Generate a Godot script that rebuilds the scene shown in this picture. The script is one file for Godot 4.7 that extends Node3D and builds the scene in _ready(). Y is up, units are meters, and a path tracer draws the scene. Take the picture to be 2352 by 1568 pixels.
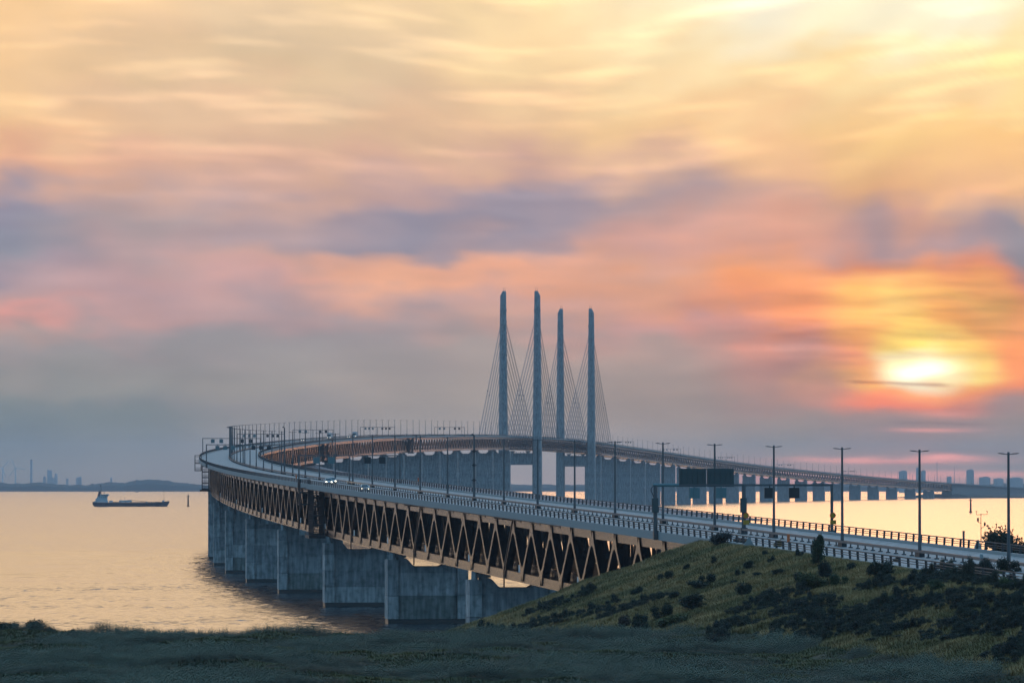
extends Node3D

# ---------------------------------------------------------------- mesh collector
class G:
	var v := PackedVector3Array()
	var n := PackedVector3Array()
	var c := PackedColorArray()
	var col := Color.WHITE
	func tri(a: Vector3, b: Vector3, d: Vector3) -> void:
		var m := (b - a).cross(d - a).normalized()
		v.append(a); v.append(d); v.append(b)
		for i in 3:
			n.append(m)
			c.append(col)
	func quad(a: Vector3, b: Vector3, d: Vector3, e: Vector3) -> void:
		var m := (d - a).cross(e - b).normalized()
		v.append(a); v.append(d); v.append(b); v.append(a); v.append(e); v.append(d)
		for i in 6:
			n.append(m)
			c.append(col)
	func box(t: Transform3D, s: Vector3) -> void:
		var h := s * 0.5
		var p := []
		for i in 8:
			p.append(t * Vector3(h.x if i & 1 else -h.x, h.y if i & 2 else -h.y, h.z if i & 4 else -h.z))
		quad(p[4], p[5], p[7], p[6]); quad(p[1], p[0], p[2], p[3])
		quad(p[5], p[1], p[3], p[7]); quad(p[0], p[4], p[6], p[2])
		quad(p[6], p[7], p[3], p[2]); quad(p[0], p[1], p[5], p[4])
	func cube(at: Vector3, s: Vector3) -> void:
		box(Transform3D(Basis(), at), s)
	func bar(a: Vector3, b: Vector3, w: float, h: float, up := Vector3.UP) -> void:
		var z := (b - a).normalized()
		var x := up.cross(z)
		x = Vector3.RIGHT if x.length() < 1e-4 else x.normalized()
		box(Transform3D(Basis(x, z.cross(x), z), (a + b) * 0.5), Vector3(w, h, a.distance_to(b)))
	func tube(a: Vector3, b: Vector3, r0: float, r1: float, k := 8, caps := true) -> void:
		var z := (b - a).normalized()
		var x := (Vector3.UP if absf(z.y) < 0.9 else Vector3.RIGHT).cross(z).normalized()
		var y := z.cross(x)
		for i in k:
			var u := x * cos(TAU * i / k) + y * sin(TAU * i / k)
			var w := x * cos(TAU * (i + 1) / k) + y * sin(TAU * (i + 1) / k)
			var p := [a + u * r0, a + w * r0, b + w * r1, b + u * r1]
			v.append(p[0]); v.append(p[2]); v.append(p[1]); v.append(p[0]); v.append(p[3]); v.append(p[2])
			for q in [u, w, w, u, u, w]:
				n.append(q)
				c.append(col)
			if caps:
				tri(b, b + u * r1, b + w * r1)
				tri(a, a + w * r0, a + u * r0)
	func loft(rings: Array) -> void:          # closed rings of the same count, flat faces, both ends capped
		var k: int = rings[0].size()
		for r in rings.size() - 1:
			for i in k:
				quad(rings[r][i], rings[r][(i + 1) % k], rings[r + 1][(i + 1) % k], rings[r + 1][i])
		for i in range(1, k - 1):
			tri(rings[0][0], rings[0][i + 1], rings[0][i])
			var t: Array = rings[rings.size() - 1]
			tri(t[0], t[i], t[i + 1])
	func blob(at: Vector3, s: Vector3, k := 8, rough := 0.0, seed_ := 1.0) -> void:
		var p := func(i: int, j: int) -> Vector3:
			var th := PI * j / (k / 2)
			var ph := TAU * (i % k) / k
			var u := Vector3(sin(th) * cos(ph), cos(th), sin(th) * sin(ph))
			return at + u * s * (1.0 + rough * sin(seed_ * 3.1 + (i % k) * 2.3 + j * 4.7) * (0.0 if j == 0 or j == k / 2 else 1.0))
		for j in k / 2:
			for i in k:
				var a: Vector3 = p.call(i, j)
				var b: Vector3 = p.call(i + 1, j)
				var d: Vector3 = p.call(i + 1, j + 1)
				var e: Vector3 = p.call(i, j + 1)
				if j > 0:
					tri(a, b, d)
				if j < k / 2 - 1:
					tri(a, d, e)
	func mesh() -> ArrayMesh:
		var a := []
		a.resize(Mesh.ARRAY_MAX)
		a[Mesh.ARRAY_VERTEX] = v
		a[Mesh.ARRAY_NORMAL] = n
		a[Mesh.ARRAY_COLOR] = c
		var m := ArrayMesh.new()
		m.add_surface_from_arrays(Mesh.PRIMITIVE_TRIANGLES, a)
		return m

# ---------------------------------------------------------------- nodes, names, metas
var taken := {}
func numbered(called: String) -> String:
	var k: int = taken.get(called, 0)
	taken[called] = k + 1
	return called if k == 0 else "%s_%03d" % [called, k]
func tag(o: Node3D, label := "", category := "", group := "", kind := "") -> Node3D:
	for p in [["label", label], ["category", category], ["group", group], ["kind", kind]]:
		if p[1]:
			o.set_meta(p[0], p[1])
	return o
func thing(called: String, label: String, category: String, at := Vector3.ZERO, turn := 0.0, group := "") -> Node3D:
	var o := Node3D.new()
	o.name = numbered(called)
	add_child(o)
	o.position = at
	o.rotation.y = turn
	return tag(o, label, category, group)
func shape(called: String, m: Mesh, mat: Material, parent: Node3D = null) -> MeshInstance3D:
	var o := MeshInstance3D.new()
	o.mesh = m
	o.material_override = mat
	if parent == null:
		o.name = numbered(called)
		add_child(o)
	else:
		var k := 0
		var nm := called
		while parent.has_node(nm):
			k += 1
			nm = "%s_%03d" % [called, k]
		o.name = nm
		parent.add_child(o, true)
	return o
func part(called: String, g: G, mat: Material, parent: Node3D = null, origin := Vector3.ZERO) -> MeshInstance3D:
	if origin != Vector3.ZERO:
		for i in g.v.size():
			g.v[i] -= origin
	return shape(called, g.mesh(), mat, parent)
func dup(root: Node3D, called: String, at: Vector3, turn: float, label: String) -> Node3D:
	var r: Node3D = root.duplicate()
	r.name = numbered(called)
	add_child(r)
	r.position = at
	r.rotation.y = turn
	r.set_meta("label", label)
	return r
func ordinal(k: int) -> String:
	var t := k % 100
	return "%d%s" % [k, "th" if t > 3 and t < 21 else ["th", "st", "nd", "rd", "th", "th", "th", "th", "th", "th"][k % 10]]

# ---------------------------------------------------------------- materials
func lin(r: float, g: float, b: float) -> Color:
	return Color(r, g, b).linear_to_srgb()
func noise_tex(size: int, freq: float, lo: Color, hi: Color, seed_: int, octaves := 5, normal := false) -> NoiseTexture2D:
	var t := NoiseTexture2D.new()
	t.width = size
	t.height = size
	t.seamless = true
	var f := FastNoiseLite.new()
	f.seed = seed_
	f.frequency = freq
	f.noise_type = FastNoiseLite.TYPE_SIMPLEX_SMOOTH
	f.fractal_octaves = octaves
	t.noise = f
	if normal:
		t.as_normal_map = true
		t.bump_strength = 6.0
	else:
		var r := Gradient.new()
		r.set_color(0, lo)
		r.set_color(1, hi)
		t.color_ramp = r
	return t
func plain(r: float, g: float, b: float, rough := 0.7, metal := 0.0) -> StandardMaterial3D:
	var m := StandardMaterial3D.new()
	m.albedo_color = lin(r, g, b)
	m.roughness = rough
	m.metallic = metal
	return m
func tinted(rough := 0.9) -> StandardMaterial3D:
	var m := StandardMaterial3D.new()
	m.vertex_color_use_as_albedo = true
	m.roughness = rough
	return m
func glow(r: float, g: float, b: float, e: float) -> StandardMaterial3D:
	var m := plain(r, g, b, 0.4)
	m.emission_enabled = true
	m.emission = lin(r, g, b)
	m.emission_energy_multiplier = e
	return m
var M := {}
func make_materials() -> void:
	var stained := noise_tex(1024, 0.012, Color(0.74, 0.76, 0.75), Color(1, 1, 1), 14, 6)
	stained.color_ramp.add_point(0.34, Color(0.86, 0.87, 0.86))
	stained.color_ramp.add_point(0.48, Color(0.95, 0.95, 0.95))
	var mottled := noise_tex(512, 0.012, Color(0.8, 0.8, 0.8), Color(1, 1, 1), 4)
	var streak := noise_tex(512, 0.02, Color(0.55, 0.58, 0.58), Color(1, 1, 1), 9, 5)
	for k in [["concrete", 0.50, 0.52, 0.53], ["concrete_b", 0.42, 0.44, 0.45], ["concrete_c", 0.66, 0.67, 0.67], ["concrete_stained", 0.33, 0.36, 0.34]]:
		var m := plain(k[1], k[2], k[3], 0.85)
		m.albedo_texture = stained
		m.uv1_triplanar = true
		m.uv1_world_triplanar = true
		m.uv1_scale = Vector3(0.037, 0.037, 0.037)
		m.detail_enabled = true
		m.detail_blend_mode = BaseMaterial3D.BLEND_MODE_MUL
		m.detail_albedo = streak
		m.detail_uv_layer = BaseMaterial3D.DETAIL_UV_2
		m.uv2_triplanar = true
		m.uv2_world_triplanar = true
		m.uv2_scale = Vector3(0.085, 0.011, 0.085)
		M[k[0]] = m
	M.wet = plain(0.03, 0.035, 0.032, 0.4)
	M.beam = plain(0.27, 0.30, 0.30, 0.85)
	M.asphalt = plain(0.155, 0.165, 0.19, 0.9)
	M.asphalt.metallic_specular = 0.25
	M.asphalt.albedo_texture = mottled
	M.asphalt.uv1_triplanar = true
	M.asphalt.uv1_world_triplanar = true
	M.asphalt.uv1_scale = Vector3(0.05, 0.05, 0.05)
	M.line = plain(0.75, 0.75, 0.72, 0.6)
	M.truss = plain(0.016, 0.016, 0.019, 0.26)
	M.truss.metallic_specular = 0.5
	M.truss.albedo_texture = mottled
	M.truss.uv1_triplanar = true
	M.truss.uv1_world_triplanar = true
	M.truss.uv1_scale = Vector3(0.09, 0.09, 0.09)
	M.rail = plain(0.045, 0.05, 0.055, 0.65)
	M.pole = plain(0.09, 0.095, 0.10, 0.5, 0.2)
	M.dark = plain(0.02, 0.022, 0.025, 0.6)
	M.pipe = plain(0.015, 0.013, 0.013, 0.5)
	M.sign_back = plain(0.05, 0.07, 0.072, 0.6)
	M.signal_back = plain(0.10, 0.17, 0.18, 0.6)
	M.cable = plain(0.12, 0.13, 0.14, 0.5)
	M.white = plain(0.75, 0.75, 0.73, 0.6)
	M.yellow = plain(0.36, 0.2, 0.01, 0.6)
	M.red = plain(0.5, 0.05, 0.03, 0.5)
	M.orange = plain(0.6, 0.13, 0.03, 0.5)
	M.far_land = plain(0.035, 0.045, 0.04, 1.0)
	M.far_wall = plain(0.50, 0.46, 0.44, 0.9)

# ---------------------------------------------------------------- the line of the bridge: s metres along it, off metres to its right
const RE := 14.6e6           # twice the earth's radius as refraction bends it
const HS := [-1400, -700, -300, 0, 300, 900, 1600, 2400, 2850, 3350, 3800, 4200, 4600, 5000, 5400, 5800, 6400, 7000, 7600, 8200]
const HH := [13.5, 19.3, 23.6, 26.9, 30.4, 37.6, 46.5, 57.6, 62.6, 66.9, 68.7, 67.9, 64.4, 59.6, 53.4, 46.9, 37.4, 27.6, 18.3, 10.0]
const KS := [-700, -600, 400, 1500, 2700, 3900, 5200, 6500, 8000]
const KK := [-0.8307, -0.8307, 0.97012, 0.85622, 0.52752, 0.18893, 0.66451, 0.63957, 0.33611]
const S0 := -1400.0
const STEP := 10.0
var LX := PackedFloat64Array()
var LD := PackedFloat64Array()
var LT := PackedFloat64Array()
func piecewise(x: float, a: Array, b: Array) -> float:
	for i in a.size() - 1:
		if x <= a[i + 1]:
			return lerpf(b[i], b[i + 1], clampf((x - a[i]) / (a[i + 1] - a[i]), 0, 1))
	return b[b.size() - 1]
func lay_line() -> void:
	var x := 0.0
	var d := 0.0
	var t := 0.0
	for i in 961:
		var s := S0 + i * STEP
		t += piecewise(s, KS, KK) * 1e-4 * STEP * (1.0 if s > -700 else 0.0)
		x += sin(t) * STEP
		d += cos(t) * STEP
		LX.append(x); LD.append(d); LT.append(t)
	# turned and moved so that s = 0 lies where it does in the place
	var z := 140
	var turn := -0.13306 - LT[z]
	var x0 := LX[z]
	var d0 := LD[z]
	for i in LX.size():
		var px := LX[i] - x0
		var pd := LD[i] - d0
		LX[i] = px * cos(turn) + pd * sin(turn) - 17.892
		LD[i] = pd * cos(turn) - px * sin(turn) + 1064.173
		LT[i] += turn
func head(s: float) -> float:
	var f := clampf((s - S0) / STEP, 0, LT.size() - 1.001)
	var i := int(f)
	return lerpf(LT[i], LT[i + 1], f - i)
func deck(s: float) -> float:
	for i in range(1, HS.size()):
		if s <= HS[i] or i == HS.size() - 1:
			var k := i - 1
			var w: float = HS[i] - HS[k]
			var m0: float = (HH[i] - HH[maxi(k - 1, 0)]) / (HS[i] - HS[maxi(k - 1, 0)])
			var j := mini(i + 1, HS.size() - 1)
			var m1: float = (HH[j] - HH[k]) / (HS[j] - HS[k])
			var u: float = (s - HS[k]) / w
			return (2 * u * u * u - 3 * u * u + 1) * HH[k] + (u * u * u - 2 * u * u + u) * w * m0 + (-2 * u * u * u + 3 * u * u) * HH[i] + (u * u * u - u * u) * w * m1
	return 0.0
func drop(x: float, d: float) -> float:
	return (x * x + d * d) / RE
func P(s: float, off: float, dy := 0.0) -> Vector3:
	var f := clampf((s - S0) / STEP, 0, LT.size() - 1.001)
	var i := int(f)
	var t := lerpf(LT[i], LT[i + 1], f - i)
	var x := lerpf(LX[i], LX[i + 1], f - i)
	var d := lerpf(LD[i], LD[i + 1], f - i)
	return Vector3(x + off * cos(t), deck(s) + dy - drop(x, d), -(d - off * sin(t)))
func s_of(d: float) -> float:
	var lo := 0
	var hi := LD.size() - 1
	while hi - lo > 1:
		var m := (lo + hi) / 2
		if LD[m] < d:
			lo = m
		else:
			hi = m
	return S0 + (lo + clampf((d - LD[lo]) / (LD[hi] - LD[lo]), 0, 1)) * STEP
func sweep(g: G, prof: Array, s0: float, s1: float, k: int, capped := true) -> void:
	var rings := []
	for i in k + 1:
		var s := lerpf(s0, s1, float(i) / k)
		var r := []
		for q in prof:
			r.append(P(s, q[0], q[1]))
		rings.append(r)
	var n := prof.size()
	for i in k:
		for j in n:
			g.quad(rings[i][j], rings[i][(j + 1) % n], rings[i + 1][(j + 1) % n], rings[i + 1][j])
	if capped:
		for j in range(1, n - 1):
			g.tri(rings[0][0], rings[0][j + 1], rings[0][j])
			g.tri(rings[k][0], rings[k][j], rings[k][j + 1])
func slab(x0: float, x1: float, y0: float, y1: float) -> Array:
	return [[x0, y0], [x1, y0], [x1, y1], [x0, y1]]

# ---------------------------------------------------------------- ground
var lumps := FastNoiseLite.new()
func sm(a: float, b: float, x: float) -> float:
	return smoothstep(a, b, x) if a < b else 1.0 - smoothstep(b, a, x)
func ground_y(x: float, d: float) -> float:
	var dp := minf(d, 656.0)
	var s := s_of(dp)
	var xc := P(s, 0).x
	var hd := deck(s)
	var lat := absf(x - xc)
	var near_end := smoothstep(560.0, 650.0, d)
	var q := Vector2(maxf(lat - lerpf(14.5, 11.6, near_end), 0), maxf(d - 656.0, 0) * 1.5).length()
	q = q * q / (q + lerpf(2.0, 0.8, near_end))
	var emb := hd + 0.1 - 0.6 * sm(12.6, 11.9, lat) - q * (0.27 + 0.10 * smoothstep(480, 650, d))
	emb += lumps.get_noise_2d(x, d) * 0.5 * smoothstep(14.5, 20.0, lat)
	var f := 14.6 + 13.9 * sm(200, 30, d) - 19.0 * smoothstep(508, 575, d) + lumps.get_noise_2d(x * 0.9 + 300, d * 1.0) * 1.0 * sm(250, 330, d)
	if x > xc:
		f = minf(f, emb)
	return maxf(maxf(emb, f), -4.0)
func on_slope(x: float, d: float) -> bool:
	var dp := minf(d, 656.0)
	return ground_y(x, d) > 14.6 - 19.0 * smoothstep(508, 575, d) + 0.9

func _ready() -> void:
	# ------------------------------------------------------------ camera, sky, sun, air
	var cam := Camera3D.new()
	cam.name = "camera"
	cam.position = Vector3(0, 30.667, 0)
	cam.rotation.x = atan((1093.8 - 784.0) / 11680.0)
	cam.fov = rad_to_deg(2.0 * atan(784.0 / 11680.0))
	cam.near = 1.0
	cam.far = 60000.0
	add_child(cam)
	cam.current = true
	var env := Environment.new()
	env.background_mode = Environment.BG_SKY
	env.sky = Sky.new()
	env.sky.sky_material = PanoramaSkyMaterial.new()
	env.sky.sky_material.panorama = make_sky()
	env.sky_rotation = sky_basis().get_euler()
	env.tonemap_mode = Environment.TONE_MAPPER_LINEAR
	env.tonemap_exposure = 1.0
	env.sdfgi_enabled = true
	env.ssao_enabled = true
	env.ssil_enabled = true
	env.fog_enabled = true
	env.fog_density = 0.000036
	env.fog_light_color = Color(0.96, 0.96, 1.0)
	var we := WorldEnvironment.new()
	we.name = "world_environment"
	we.environment = env
	add_child(we)
	var sun := DirectionalLight3D.new()
	sun.name = "sun"
	sun.light_color = Color(1.0, 0.66, 0.42)
	sun.light_energy = 0.03
	sun.light_angular_distance = 10.0
	sun.shadow_enabled = true
	add_child(sun)
	sun.look_at_from_position(Vector3.ZERO, -Vector3(sin(0.080), 0.0205, -cos(0.080)))

	make_materials()
	lumps.seed = 11
	lumps.frequency = 0.07
	lumps.fractal_octaves = 3
	lay_line()
	build_sea()
	build_ground()
	build_far_shore()
	build_bridge()
	build_lamps()
	build_gantries()
	build_masts_and_stairs()
	build_vehicles()
	build_boats()
	build_roadside()
	build_grass()
	build_bushes()

# ---------------------------------------------------------------- sky: air and clouds only
const SKY_X := [0, 300, 600, 900, 1200, 1500, 1800, 2000, 2110, 2220, 2352]
func sky_rows() -> Array:
	return [
		[0, "f5cd96 f3d0a0 e8cda5 f0d4a5 fce1aa fff0c3 fffadc fffad7 fffad7 fffcdc fff0be"],
		[75, "f2cb96 ebcaa0 e2c8a2 e6cba2 f8dca8 ffecba fff0c8 fff5cd fff5cd fff5cd ffeab0"],
		[150, "eec896 e4c59b dfc49c e0c69f fadba5 fee3ae fbdfa5 fde1a5 fde3a8 ffe6a8 ffe4a0"],
		[230, "f3cc98 ecc8a0 e4c29c dec09c ecc99c fbd8a0 f5d09a f8d398 fad59a ffdca0 ffdc98"],
		[300, "f0c391 e4bf98 e1bc9a e1bd98 eac499 f8d098 f5c792 fad090 fcd28c fdd08a fdcd87"],
		[380, "e2ae8c dcae92 deb498 d8b096 d4ac98 dcb498 ecbc8e f4c488 f5c688 f8c88a f8c688"],
		[450, "9691a0 c4a8a0 d2ac9a bea09b a0949e b8a09e d8aa92 eab482 ecb884 ecb88a ebb98c"],
		[510, "8c8e9c b4a2a0 b8a09e 948e9c 9a929e c2a098 e0a88e b89a94 d0a08c a8969a 98929a"],
		[560, "8e909c b8a09e b09c9e 948f9c b09a9c d7a596 e1a58c b49898 be9b97 a49499 969196"],
		[610, "a2949e bea09e d0a698 e8ae90 f0b08e dea88e eea478 f8a070 ffaa6e f09a70 c89080"],
		[640, "b49ea2 c4a2a0 d4a69c f0b28e f0af8c e6a886 f6a268 ffb46e ffbe70 ffaa64 e89674"],
		[690, "c4a09c c0a0a0 b89e9e c8a49a d4a698 e0a486 f89e64 ffc064 ffd06e ffbe64 ffac62"],
		[720, "e0a298 c09e9c af9b9e b29e9e cda596 dca088 f59c68 ffba62 ffcc70 ffb864 ffaa64"],
		[760, "ae9a98 a89a9e a0989c a29a9e bca09a c89a94 e09680 ffb060 ffd466 ffb45a ffa05a"],
		[800, "9b969b 98969b 99969b 9e989c aa9e9c b49b96 cc9488 f09a6e ffe070 ffcc66 ffa05a"],
		[845, "949498 959599 97969a 9e999c a89e9d aa9794 be9088 ffb460 fffbe0 ffe680 ff9e5a"],
		[870, "909297 939498 98979a 9f9a9c a69d9d a69694 b88e86 ffbc60 ffffe8 ffb860 ff985c"],
		[900, "888e94 8e9297 96959a a09a9c a59e9e a39593 b08e88 ff9c58 ffb05c ff9e58 d08e78"],
		[930, "7d8791 858b93 92919a a09b9d a59e9e a09492 aa918e ff8858 ff9060 d88a74 aa8c8c"],
		[965, "7a8590 80888f 929197 a19c9e a8a0a0 a29694 a0928f b4908a b0908a a88e8c 9c8c8c"],
		[990, "7a8590 838a91 96949a a29d9f aca3a3 a59b9b 9a908f a08e8e a8908e a48e8e 988c8c"],
		[1020, "7b858f 868b92 98969b a49ea0 aca4a4 a69c9b 969090 9c8e8f a08c8c 948c8e 948c8e"],
		[1055, "7e8690 8a8d93 9a979c a5a0a2 b0a7a7 aca0a0 a89694 b49692 b09492 a89292 9a8e90"],
		[1080, "80868f 8c8d94 9b989d a8a1a4 b2a8aa b8a2a4 b89a98 b49694 ac9494 a49294 968e90"],
		[1100, "808289 8c8a8e 9a9698 a8a0a2 b4a8aa bea5a5 c49898 bc9898 b49698 a89496 969192"]]
var SKY := []
var wisps := FastNoiseLite.new()
var veil := FastNoiseLite.new()
func sky_at(az: float, el: float) -> Vector3:      # radians; az from straight ahead to the right
	var x := 1176.0 + 11680.0 * tan(clampf(az, -0.3, 0.3))
	var y := 1093.8 - 11680.0 * tan(clampf(el, -0.01, 0.5))
	var x0 := x
	var y0 := y
	# long thin streaks, rising to the right where the cloud fans out from the sun
	var lean := (0.03 - 0.36 * smoothstep(700.0, 1700.0, x)) * smoothstep(800.0, 250.0, y)
	var ty := y - lean * (x - 1500.0)
	var low := smoothstep(1120.0, 760.0, y)
	var bend := wisps.get_noise_2d(x * 0.75, ty * 1.7)
	var fine := wisps.get_noise_2d(x * 0.6 + 4000.0, y * 6.0)
	y += (bend * 74.0 + fine * 12.0) * low * (1.0 if y > 0.0 else 0.0)
	x += veil.get_noise_2d(x * 0.8 + 900.0, ty * 1.4) * 130.0 * low
	var r := 0
	while r < SKY.size() - 2 and y > SKY[r + 1][0]:
		r += 1
	var v := clampf((y - SKY[r][0]) / (SKY[r + 1][0] - SKY[r][0]), 0, 1)
	var k := 0
	while k < SKY_X.size() - 2 and x > SKY_X[k + 1]:
		k += 1
	var u := clampf((x - SKY_X[k]) / (SKY_X[k + 1] - SKY_X[k]), 0, 1)
	u = u * u * (3.0 - 2.0 * u)
	var a: Vector3 = SKY[r][1][k].lerp(SKY[r][1][k + 1], u)
	var b: Vector3 = SKY[r + 1][1][k].lerp(SKY[r + 1][1][k + 1], u)
	var c := a.lerp(b, v)
	# lit wisps high up, darker shreds lower down
	var w1 := wisps.get_noise_2d(x0 * 0.45 + 7000.0, (y0 * 0.6 + ty * 0.4) * 4.5)
	var w2 := veil.get_noise_2d(x0 * 0.75 + 300.0, ty * 1.9 + 500.0)
	var high := smoothstep(620.0, 200.0, y0)
	c *= Vector3.ONE + Vector3(1.0, 0.95, 0.8) * (w2 * 0.12 + maxf(w1 - 0.08, 0.0) * 0.55 * high + w1 * 0.10 * (1.0 - high) * low)
	c *= Vector3(1.07, 1.025, 1.03).lerp(Vector3(1.26, 1.07, 0.80), smoothstep(600.0, 1050.0, y0))
	c *= 1.0 + 0.5 * (w1 + 0.6 * fine) * exp(-pow((x0 - 2080.0) / 380.0, 2.0) - pow((y0 - 750.0) / 120.0, 2.0))
	# low heaps of grey cloud far off at the left
	c *= Vector3.ONE - Vector3(0.11, 0.05, 0.03) * smoothstep(-4.0, 10.0, y0 - 925.0 - 42.0 * wisps.get_noise_2d(x0 * 2.2, 77.0)) * smoothstep(560.0, 330.0, x0) * smoothstep(1080.0, 960.0, y0)
	# the glow keeps to the sunset: away to the right the air goes grey again
	c = c.lerp(Vector3(0.33, 0.28, 0.29) * (0.9 + 0.5 * smoothstep(700.0, 200.0, y0)), smoothstep(2420.0, 3100.0, x0) * smoothstep(200.0, 560.0, y0))
	# the sun behind thin cloud: a flat bright lens, cut off below, a fan of yellow above it
	var e := Vector2((x0 - 2112.0) / 66.0, (y0 - 856.0 + (x0 - 2112.0) * 0.11) / (22.0 if y0 < 856.0 else 13.0))
	c += Vector3(1.5, 1.3, 0.85) * exp(-e.length_squared()) * smoothstep(886.0, 872.0, y0)
	e = Vector2((x0 - 2105.0) / 85.0, (y0 - 805.0) / 42.0)
	c += Vector3(0.24, 0.18, 0.03) * exp(-e.length_squared()) * (1.0 + 1.2 * w1)
	# thin red gaps between the cloud bars near the horizon
	for q in [[2050.0, 1056.0, 190.0, 7.0, 1.5], [2120.0, 1049.0, 90.0, 5.0, 0.5], [1960.0, 1100.0, 260.0, 12.0, 0.75], [2260.0, 1092.0, 130.0, 7.0, 0.5], [2140.0, 987.0, 85.0, 6.0, 0.8], [2180.0, 952.0, 100.0, 9.0, 0.3], [2075.0, 920.0, 100.0, 14.0, 0.35]]:
		c += Vector3(1.0, 0.21, 0.13) * q[4] * exp(-pow((x0 - q[0]) / q[2], 2.0) - pow((y0 - q[1] + fine * 9.0) / q[3], 2.0)) * (1.0 + 1.3 * fine)
	# the ragged dark ribbon under the sun and grey bars lower down
	for q in [[2065.0, 880.0, 128.0, 3.6, 0.62], [2160.0, 973.0, 120.0, 4.0, 0.25], [2130.0, 1064.0, 150.0, 2.5, 0.25], [2250.0, 1035.0, 120.0, 5.0, 0.12], [1490.0, 804.0, 40.0, 1.6, 0.12]]:
		var t: float = (x0 - q[0]) / q[2]
		var mid: float = q[1] + t * 3.5 + fine * 5.0
		c *= Vector3.ONE - Vector3(0.75, 0.95, 1.0) * q[4] * smoothstep(1.0, 0.75, absf(t)) * exp(-pow((y0 - mid) / (q[3] * (0.75 + fine)), 2.0))
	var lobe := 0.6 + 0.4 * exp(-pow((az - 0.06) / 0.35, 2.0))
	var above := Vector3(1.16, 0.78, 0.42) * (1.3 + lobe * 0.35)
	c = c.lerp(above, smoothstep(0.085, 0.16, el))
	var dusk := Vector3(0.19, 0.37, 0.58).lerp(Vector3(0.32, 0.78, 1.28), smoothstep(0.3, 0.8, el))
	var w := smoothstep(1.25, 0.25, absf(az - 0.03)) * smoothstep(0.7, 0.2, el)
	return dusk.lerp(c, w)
# The panorama's pole lies on the horizon right of the sunset, where its columns crowd together: fine bars of cloud need that fineness upwards.
const POLE := 0.27
func sky_basis() -> Basis:
	return Basis(Vector3.UP, Vector3(sin(POLE), 0, -cos(POLE)), Vector3(-cos(POLE), 0, -sin(POLE)))
func make_sky() -> ImageTexture:
	wisps.seed = 5
	wisps.frequency = 0.004
	wisps.fractal_octaves = 4
	veil.seed = 9
	veil.frequency = 0.0035
	veil.fractal_octaves = 3
	for row in sky_rows():
		var cs := []
		for h in row[1].split(" "):
			var c := Color(h).srgb_to_linear()
			cs.append(Vector3(c.r, c.g, c.b))
		SKY.append([float(row[0]), cs])
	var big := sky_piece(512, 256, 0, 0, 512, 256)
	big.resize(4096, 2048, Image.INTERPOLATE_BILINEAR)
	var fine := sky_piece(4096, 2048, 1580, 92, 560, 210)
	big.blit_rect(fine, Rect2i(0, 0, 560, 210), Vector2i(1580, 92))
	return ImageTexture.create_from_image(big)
func sky_piece(w: int, h: int, x0: int, y0: int, pw: int, ph: int) -> Image:
	var data := PackedFloat32Array()
	data.resize(pw * ph * 3)
	var at := 0
	var basis_ := sky_basis()
	for j in ph:
		var th := (y0 + j + 0.5) / h * PI
		for i in pw:
			var lon := (x0 + i + 0.5) / w * TAU
			var d := basis_ * Vector3(sin(th) * sin(lon), cos(th), -sin(th) * cos(lon))
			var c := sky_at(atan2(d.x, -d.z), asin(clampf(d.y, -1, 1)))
			data[at] = c.x; data[at + 1] = c.y; data[at + 2] = c.z
			at += 3
	return Image.create_from_data(pw, ph, false, Image.FORMAT_RGBF, data.to_byte_array())

# ---------------------------------------------------------------- water
func grid(xs: Array, ds: Array, height: Callable, skip := Rect2(0, 0, 0, 0)) -> ArrayMesh:
	var v := PackedVector3Array()
	var n := PackedVector3Array()
	var ix := PackedInt32Array()
	var w := xs.size()
	for d in ds:
		for x in xs:
			v.append(Vector3(x, height.call(x, d), -d))
	n.resize(v.size())
	for j in ds.size():
		for i in w:
			var a := v[j * w + maxi(i - 1, 0)]
			var b := v[j * w + mini(i + 1, w - 1)]
			var e := v[maxi(j - 1, 0) * w + i]
			var f := v[mini(j + 1, ds.size() - 1) * w + i]
			n[j * w + i] = (b - a).cross(f - e).normalized()
	for j in ds.size() - 1:
		for i in w - 1:
			if skip.size.x > 0 and skip.has_point(Vector2((xs[i] + xs[i + 1]) * 0.5, (ds[j] + ds[j + 1]) * 0.5)):
				continue
			var p := j * w + i
			for q in [p, p + w, p + w + 1, p, p + w + 1, p + 1]:
				ix.append(q)
	var arr := []
	arr.resize(Mesh.ARRAY_MAX)
	arr[Mesh.ARRAY_VERTEX] = v
	arr[Mesh.ARRAY_NORMAL] = n
	arr[Mesh.ARRAY_INDEX] = ix
	var m := ArrayMesh.new()
	m.add_surface_from_arrays(Mesh.PRIMITIVE_TRIANGLES, arr)
	return m
func steps(a: float, b: float, d: float) -> Array:
	var r := []
	var k := int(round((b - a) / d))
	for i in k + 1:
		r.append(a + (b - a) * i / k)
	return r
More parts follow.
